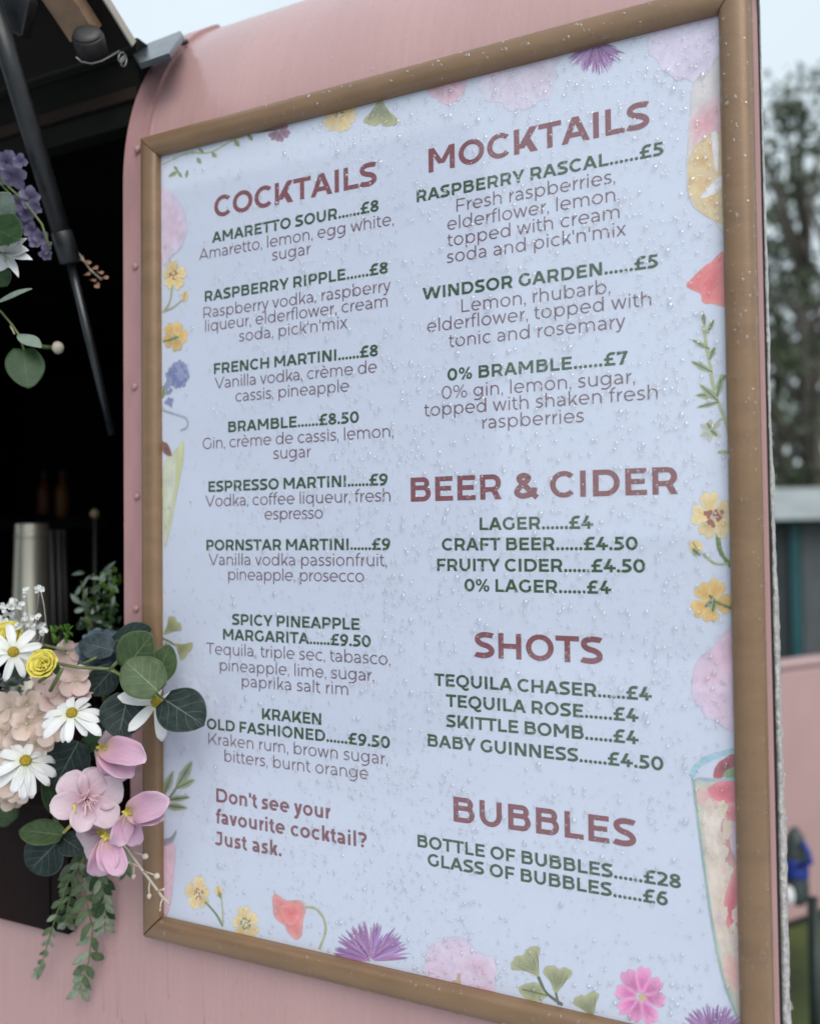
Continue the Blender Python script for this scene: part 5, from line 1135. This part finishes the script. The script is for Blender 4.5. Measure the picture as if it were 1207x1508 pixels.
# on the clear cover: big ones first, then ever smaller ones that keep clear of them
cell = {}; PP_, RR_ = [], []
def free(x, z, r):
    k = (int(x/.006), int(z/.006))
    for a in (-1, 0, 1):
        for b in (-1, 0, 1):
            for (X, Zz, q) in cell.get((k[0] + a, k[1] + b), ()):
                if (X - x)**2 + (Zz - z)**2 < ((q + r)*1.04)**2: return False
    cell.setdefault(k, []).append((x, z, r)); return True
def dens(x, z):                                # 0..1: packed under the top rail on the right, thin on the left
    u, w = x/BW, z/BH
    d_ = .30 + .45*u
    if w > .86: d_ += .75*u*(w - .86)/.14
    if u < .12: d_ *= .45
    d_ += .35*math.exp(-((u - .50)/.12)**2)*(w < .62)
    if w < .12: d_ *= .75
    if u > .62 and .08 < w < .30: d_ *= .55
    return d_
clump = RNG.uniform(0, 1, (26, 18))
for n_, r0, r1 in ((170, .0019, .0026), (1250, .0013, .0019), (3600, .0008, .0013), (4200, .00045, .0008), (5200, .00028, .00045)):
    k = 0; tries = 0
    while k < n_ and tries < n_*12:
        tries += 1; x, z = RNG.uniform(.003, BW - .003), RNG.uniform(.003, BH - .003)
        big_ok = dens(x, z)*(.4 + 1.1*clump[int(z/BH*25.9), int(x/BW*17.9)])
        if r0 > .0012 and z/BH > .84: big_ok *= .35
        if r0 > .0012 and x/BW < .3: big_ok *= .45
        if r0 < .0008 and z/BH > .86 and x/BW > .35: big_ok *= 2.2
        if RNG.uniform() > big_ok: continue
        r = RNG.uniform(r0, r1)
        if free(x, z, r): PP_.append((x, YG - .00001, Z0 + z)); RR_.append(r); k += 1
nrun = 0                                       # a few beads have run and left short trails
for k in range(nrun): PP_.append((RNG.uniform(.2, .56), YG - .00001, Z0 + RNG.uniform(.1, .75))); RR_.append(RNG.uniform(.0006, .0010))
P = np.array(PP_); R = np.array(RR_); n_ = len(P)
drops('raindrops', P, R, lambda i: (XA, ZA, OUT), RNG.uniform(.65, .88, n_), np.where(R > .0011, RNG.uniform(1.0, 1.22, n_), RNG.uniform(.92, 1.1, n_))*np.where(np.arange(n_) >= n_ - nrun, RNG.uniform(4, 9, n_), 1), 'rain beads scattered over the clear cover of the drinks menu', mat='water')
# on the frame rails: position along the rail and round its profile
pts, rad, fr_, sq, ht = [], [], [], [], []
seg = [(np.array(FP[i]), np.array(FP[i + 1])) for i in range(2, len(FP) - 1)]
def on_rail(kind, t, q):
    i = min(len(seg) - 1, int(q*len(seg))); f_ = q*len(seg) - i; a, b = seg[i]; s, y = a + (b - a)*f_; ds, dy = (b - a)/np.linalg.norm(b - a)
    if kind == 'T': p, n = np.array((t*BW, y, Z0 + BH + s)), np.array((0, -ds, -dy*-1.0)); n = np.array((0, -ds, -(-dy)))
    if kind == 'T': n = np.array((0, -ds, dy))
    elif kind == 'B': p, n = np.array((t*BW, y, Z0 - s)), np.array((0, -ds, -dy))
    elif kind == 'R': p, n = np.array((BW + s, y, Z0 + t*BH)), np.array((dy, -ds, 0))
    else: p, n = np.array((-s, y, Z0 + t*BH)), np.array((-dy, -ds, 0))
    n = n/np.linalg.norm(n)
    rt = np.cross(ZA, n); rt = rt/np.linalg.norm(rt) if np.linalg.norm(rt) > .05 else XA; rt = -rt; up = np.cross(n, rt)
    if up[2] < 0: up = -up
    return p, (rt, up, n)
for kind, n_, lo, hi in (('T', 520, .0004, .0019), ('R', 800, .0003, .0016), ('B', 420, .0004, .0021), ('L', 130, .0003, .0010)):
    for k in range(n_):
        t = RNG.uniform(0, 1)
        if kind in 'TB' and RNG.uniform() > .35 + .65*t: continue
        q = RNG.uniform(.02, .98) if kind != 'B' else RNG.uniform(.1, .98); p, fr1 = on_rail(kind, t, q); r = lo + (hi - lo)*RNG.uniform()**3.2
        pts.append(p - fr1[2]*.00003); rad.append(r); fr_.append(fr1); sq.append(RNG.uniform(1.0, 1.9) if r > .0008 else RNG.uniform(.9, 1.3)); ht.append(RNG.uniform(.25, .45))
drops('raindrops', np.array(pts), np.array(rad), lambda i: fr_[i], ht, sq, 'rain beads clinging to the brown frame rails of the menu')
pts, rad, fr_, sq, ht = [], [], [], [], []
for k in range(64):                             # fat drops hanging under the lower rail
    t = RNG.uniform(.02, .98); p, fr1 = on_rail('B', t, RNG.uniform(.80, .97)); r = RNG.uniform(.0012, .0027); pts.append(p); rad.append(r); fr_.append((XA, np.array((0, -.25, .97)), np.array((0, -.97, -.25)))); sq.append(RNG.uniform(.9, 1.2)); ht.append(RNG.uniform(.7, 1.0))
drops('raindrops', np.array(pts), np.array(rad), lambda i: fr_[i], ht, sq, 'fat raindrops hanging along the underside of the lower brown rail', mat='drip')
# on the pink side below the frame, the jamb strip and the grey edge
pts, rad, sq, ht = [], [], [], []
for k in range(260):
    x, z = RNG.uniform(-.22, .6), RNG.uniform(-.12, -.024); pts.append((x, WALL - .0001, Z0 + z)); rad.append(.0003 + .0011*RNG.uniform()**3); sq.append(RNG.uniform(1, 1.7)); ht.append(.35)
for k in range(60):
    x, z = RNG.uniform(-.056, -.029), RNG.uniform(.16, .8); pts.append((x, WALL - .0046, Z0 + z)); rad.append(.0003 + .0006*RNG.uniform()**2); sq.append(RNG.uniform(1, 1.6)); ht.append(.4)
drops('raindrops', np.array(pts), np.array(rad), lambda i: (XA, ZA, OUT), ht, sq, 'small rain beads on the pink side panel below the menu')
pts, rad, fr2 = [], [], []
for k in range(420):                            # beads on the roof shoulder above the board
    x, kk = RNG.uniform(-.02, .585), RNG.uniform(.02, .62); y, z = prof(kk); a = math.radians(90)*kk; n2 = np.array((0, -math.cos(a), math.sin(a)))
    pts.append(np.array((x - .075*min(1, max(0, y - .03)/.28)*(x - XJ)/(XR - XJ), y, z)) - n2*.00005); rad.append(.0003 + .0012*RNG.uniform()**3); fr2.append((XA, np.array((0, math.sin(a), math.cos(a))), n2))
drops('raindrops', np.array(pts), np.array(rad), lambda i: fr2[i], [.35]*len(pts), RNG.uniform(1, 1.6, len(pts)), 'rain beads on the curved pink roof shoulder above the menu')
pts, rad = [], []
for (v, r) in ((121, .0016), (730, .0013), (880, .0015), (1010, .0012), (1142, .0020), (1205, .0019), (1222, .0016), (1322, .0013), (1478, .0022), (640, .0009), (1075, .0010)):
    q = at(1117 + 44*(v/1508)**1.3, v, WALL + .004); pts.append((float(np.interp(q.z - Z0, [-.1, .05, .16, .34, .5, .7, .85], [.6098, .6098, .6100, .6074, .6058, .6050, .6040])), WALL + .001, q.z)); rad.append(r)
drops('raindrops', np.array(pts), np.array(rad), lambda i: (XA, ZA, OUT), [.8]*len(pts), [1.5]*len(pts), 'fat drops hanging along the grey weathered edge of the trailer')

# ---------------------------------------------------------------- behind the trailer
bark = pbr('bark', (.09, .08, .07), .9, var=.3, scale=12, bump=.6, bscale=20)
def foliage_mat(name, a, b):
    m = pbr(name, a, .7, var=.25, scale=1.2, col2=b); n = m.node_tree.nodes; l = m.node_tree.links; p = n['Principled BSDF']
    tr = n.new('ShaderNodeBsdfTranslucent'); l.new(p.inputs['Base Color'].links[0].from_socket, tr.inputs[0]); ms = n.new('ShaderNodeMixShader'); ms.inputs[0].default_value = .3
    l.new(p.outputs[0], ms.inputs[1]); l.new(tr.outputs[0], ms.inputs[2]); l.new(ms.outputs[0], n['Material Output'].inputs[0]); return m
FOL = [foliage_mat('foliage_dark', (.075, .10, .062), (.13, .165, .10)), foliage_mat('foliage_mid', (.09, .115, .08), (.15, .18, .125))]
def tree(x, y, h, cr, label, fm, seed, leaves=7000, ls=.14, low=.18, group=None):
    rs = np.random.default_rng(seed); random.seed(seed)
    T = empty('tree', (x, y, 0), label, 'tree', group); b = MB(); top = Vector((x, y, h*.9))
    b.tube([(x, y, -.05), (x + .05, y, h*.25), (x - .1, y + .1, h*.55), (x, y, h*.86)], [h*.025, h*.019, h*.012, .02], 10)
    cl = []
    for k in range(44):
        zz = rs.uniform(low, .98); wr = math.sin(math.pi*min(1, (zz - low + .08)/(1.08 - low)))**.7*cr; a = rs.uniform(0, 6.28); q = wr*math.sqrt(rs.uniform(.05, 1))
        c = Vector((x + q*math.cos(a), y + q*math.sin(a), zz*h)); cl.append((c, rs.uniform(.16, .34)*cr))
        if k < 26:
            s = Vector((x, y, max(.12*h, c.z - .25*h - q*.2))); b.tube([s, s.lerp(c, .5) + Vector((0, 0, .1)), c], [h*.008, h*.005, .012], 5)
    b.build('trunk', bark, T, True)
    n = leaves; ci = rs.integers(0, len(cl), n); C = np.array([tuple(cl[i][0]) for i in ci]); rr = np.array([cl[i][1] for i in ci])
    d_ = rs.normal(0, 1, (n, 3)); d_ /= np.linalg.norm(d_, axis=1)[:, None]; P = C + d_*(rr*rs.uniform(.2, 1.0, n)**.5)[:, None]*np.array((1, 1, .7))
    u = rs.normal(0, 1, (n, 3)); u /= np.linalg.norm(u, axis=1)[:, None]; w = np.cross(u, rs.normal(0, 1, (n, 3))); w /= np.linalg.norm(w, axis=1)[:, None]; s = rs.uniform(.6, 1.3, n)[:, None]*ls
    V = np.stack([P - u*s, P + w*s*.5, P + u*s, P - w*s*.5], 1).reshape(-1, 3) - np.array((x, y, 0)); F = [(4*i, 4*i + 1, 4*i + 2, 4*i + 3) for i in range(n)]
    meshob('crown', V, F, fm, T)
def bx_(u, Y): return at(u, 800, Y).x
tree(bx_(1196, 24), 24, 13.6, 3.6, 'tall dark tree behind the trailer, nearest the right edge', FOL[0], 3, 2300, .16)
tree(bx_(1090, 27), 27, 12.5, 3.8, 'loose leafed tree partly hidden behind the trailer edge', FOL[1], 5, 1300, .16)
tree(bx_(1262, 30), 30, 15.5, 4.2, 'tallest tree, standing behind the row at the right', FOL[0], 9, 1700, .18)
tree(bx_(1150, 34), 34, 12.0, 4.0, 'lower grey green tree filling the gap behind the other trees', FOL[1], 12, 1300, .2)
# grey cabin with a teal door frame and pale roof
CB = empty('grey_cabin', (bx_(1170, 10), 10, 0), 'dark grey cabin with a teal upright and pale roof beyond the low pink panel', 'cabin')
cg = pbr('cabin_grey', (.085, .095, .105), .6, var=.15, scale=3); cg2 = pbr('cabin_dark', (.035, .042, .05), .6, var=.15, scale=3); tl = pbr('teal_paint', (.015, .085, .10), .5, var=.15, scale=6); wr_ = pbr('pale_roof', (.26, .29, .29), .6, var=.2, scale=4)
YC = 10; zt = at(1165, 766, YC).z; x0 = bx_(1100, YC); x1 = bx_(1330, YC); xm = bx_(1166, YC); xd = bx_(1178, YC)
MB().box(xd, YC, 0, x1, YC + 3, zt).build('wall', cg, CB, bevel=.01); MB().box(x0, YC + .05, 0, xm - .03, YC + 3, zt).build('wall', cg2, CB, bevel=.01); MB().box(xm - .025, YC - .04, 0, xd - .005, YC + .1, zt).build('door_post', tl, CB, bevel=.01)
for k in range(3): xx = xd + .3 + k*.7; MB().box(xx, YC - .015, .1, xx + .03, YC - .002, zt - .05).build('wall_batten', cg2, CB)
MB().add([(x0 - .2, YC - .3, zt + .005), (x1 + .2, YC - .3, zt + .005), (x1 + .2, YC + 3.2, zt + .005), (x0 - .2, YC + 3.2, zt + .005), (x0 + .1, YC + .6, zt + .40), (x1 - .1, YC + .6, zt + .40), (x1 - .1, YC + 2.2, zt + .40), (x0 + .1, YC + 2.2, zt + .40)], [(3, 2, 1, 0), (4, 5, 6, 7), (0, 1, 5, 4), (1, 2, 6, 5), (2, 3, 7, 6), (3, 0, 4, 7)]).build('roof', wr_, CB)
# low pink counter on the grass
A_ = Vector((.49, 2.80, 0)); B_ = Vector((.95, 3.42, 0)); ex = (B_ - A_).normalized(); ang = math.atan2(ex.y, ex.x); zt = 1.035
PC = empty('pink_panel', A_ + Vector((.1, .3, 0)), 'low pink painted panel standing on the grass behind the trailer', 'panel')
mt = Matrix.Translation(A_) @ Matrix.Rotation(ang, 4, 'Z'); pk2 = pbr('pink_panel_paint', (.46, .30, .30), .4, var=.06, scale=4, bump=.1)
MB().box(-.35, 0, .02, 2.2, .06, zt - .03, mt).build('body', pk2, PC, bevel=.02); MB().box(-.36, -.008, zt - .029, 2.21, .068, zt, mt).build('top', pk2, PC, bevel=.008)
MB().box(-.33, .01, 0, 2.18, .05, .019, mt).build('plinth', M['black'], PC)
# dark post with a blue strap
q = at(1196, 1330, 2.1); PS = empty('strapped_post', (q.x, 2.1, 0), 'dark green grey post with a rounded head tied round by a blue strap', 'post')
gm = pbr('post_green', (.035, .050, .050), .5, var=.25, scale=20); bl = pbr('blue_strap', (.010, .032, .22), .5, var=.2, scale=60); wh = pbr('white_tag', (.6, .6, .6), .5)
MB().tube([(q.x, 2.1, 0), (q.x, 2.1, .45), (q.x - .005, 2.1, at(1190, 1340, 2.1).z)], [.017, .016, .014], 12).build('shaft', gm, PS, True)
h0, h1 = at(1174, 1332, 2.1), at(1152, 1220, 2.1); mt = basis(h0, AXR, (h1 - h0).normalized()); Lh = (h1 - h0).length
MB().lathe([(.016, 0), (.028, Lh*.06), (.034, Lh*.2), (.031, Lh*.38), (.032, Lh*.55), (.031, Lh*.74), (.024, Lh*.9), (.010, Lh)], mt, 18).build('head', gm, PS, True)
MB().lathe([(.033, Lh*.36), (.0345, Lh*.40), (.0345, Lh*.56), (.033, Lh*.60)], mt, 18).build('strap', bl, PS, True)
l0, l1, l2 = at(1174, 1276, 2.08), at(1193, 1270, 2.06), at(1180, 1240, 2.08); MB().tube([l0, l1, l1.lerp(l2, .5) + Vector((.004, 0, .004)), l2], .008, 8).build('strap_end', bl, PS, True)
wq = at(1160, 1318, 2.06); MB().lathe([(.002, -.03), (.016, -.02), (.018, 0), (.014, .02), (.003, .028)], Matrix.Translation(wq), 12).build('white_knob', wh, PS, True)

# added dark block, out of view: darkens the mirror on the cover's left half
BLK = empty('blocker', (-4.2, -5.2, 0), 'tall slate blue block added out of view, mirrored dark in the menu cover', 'blocker')
cv = pbr('slate_blocker', (.07, .08, .11), .7, var=.2, scale=2, bump=.2, bscale=6)
MB().box(-6.6, -6.8, .0, -1.92, -4.72, 3.9).build('blocker_wall', cv, BLK, bevel=.03)
MB().add([(-6.8, -7.0, 3.905), (-1.80, -7.0, 3.905), (-1.80, -4.6, 3.905), (-6.8, -4.6, 3.905), (-6.8, -5.8, 5.0), (-1.80, -5.8, 5.0)], [(0, 3, 2, 1), (0, 1, 5, 4), (2, 3, 4, 5), (1, 2, 5), (3, 0, 4)]).build('blocker_roof', cv, BLK)
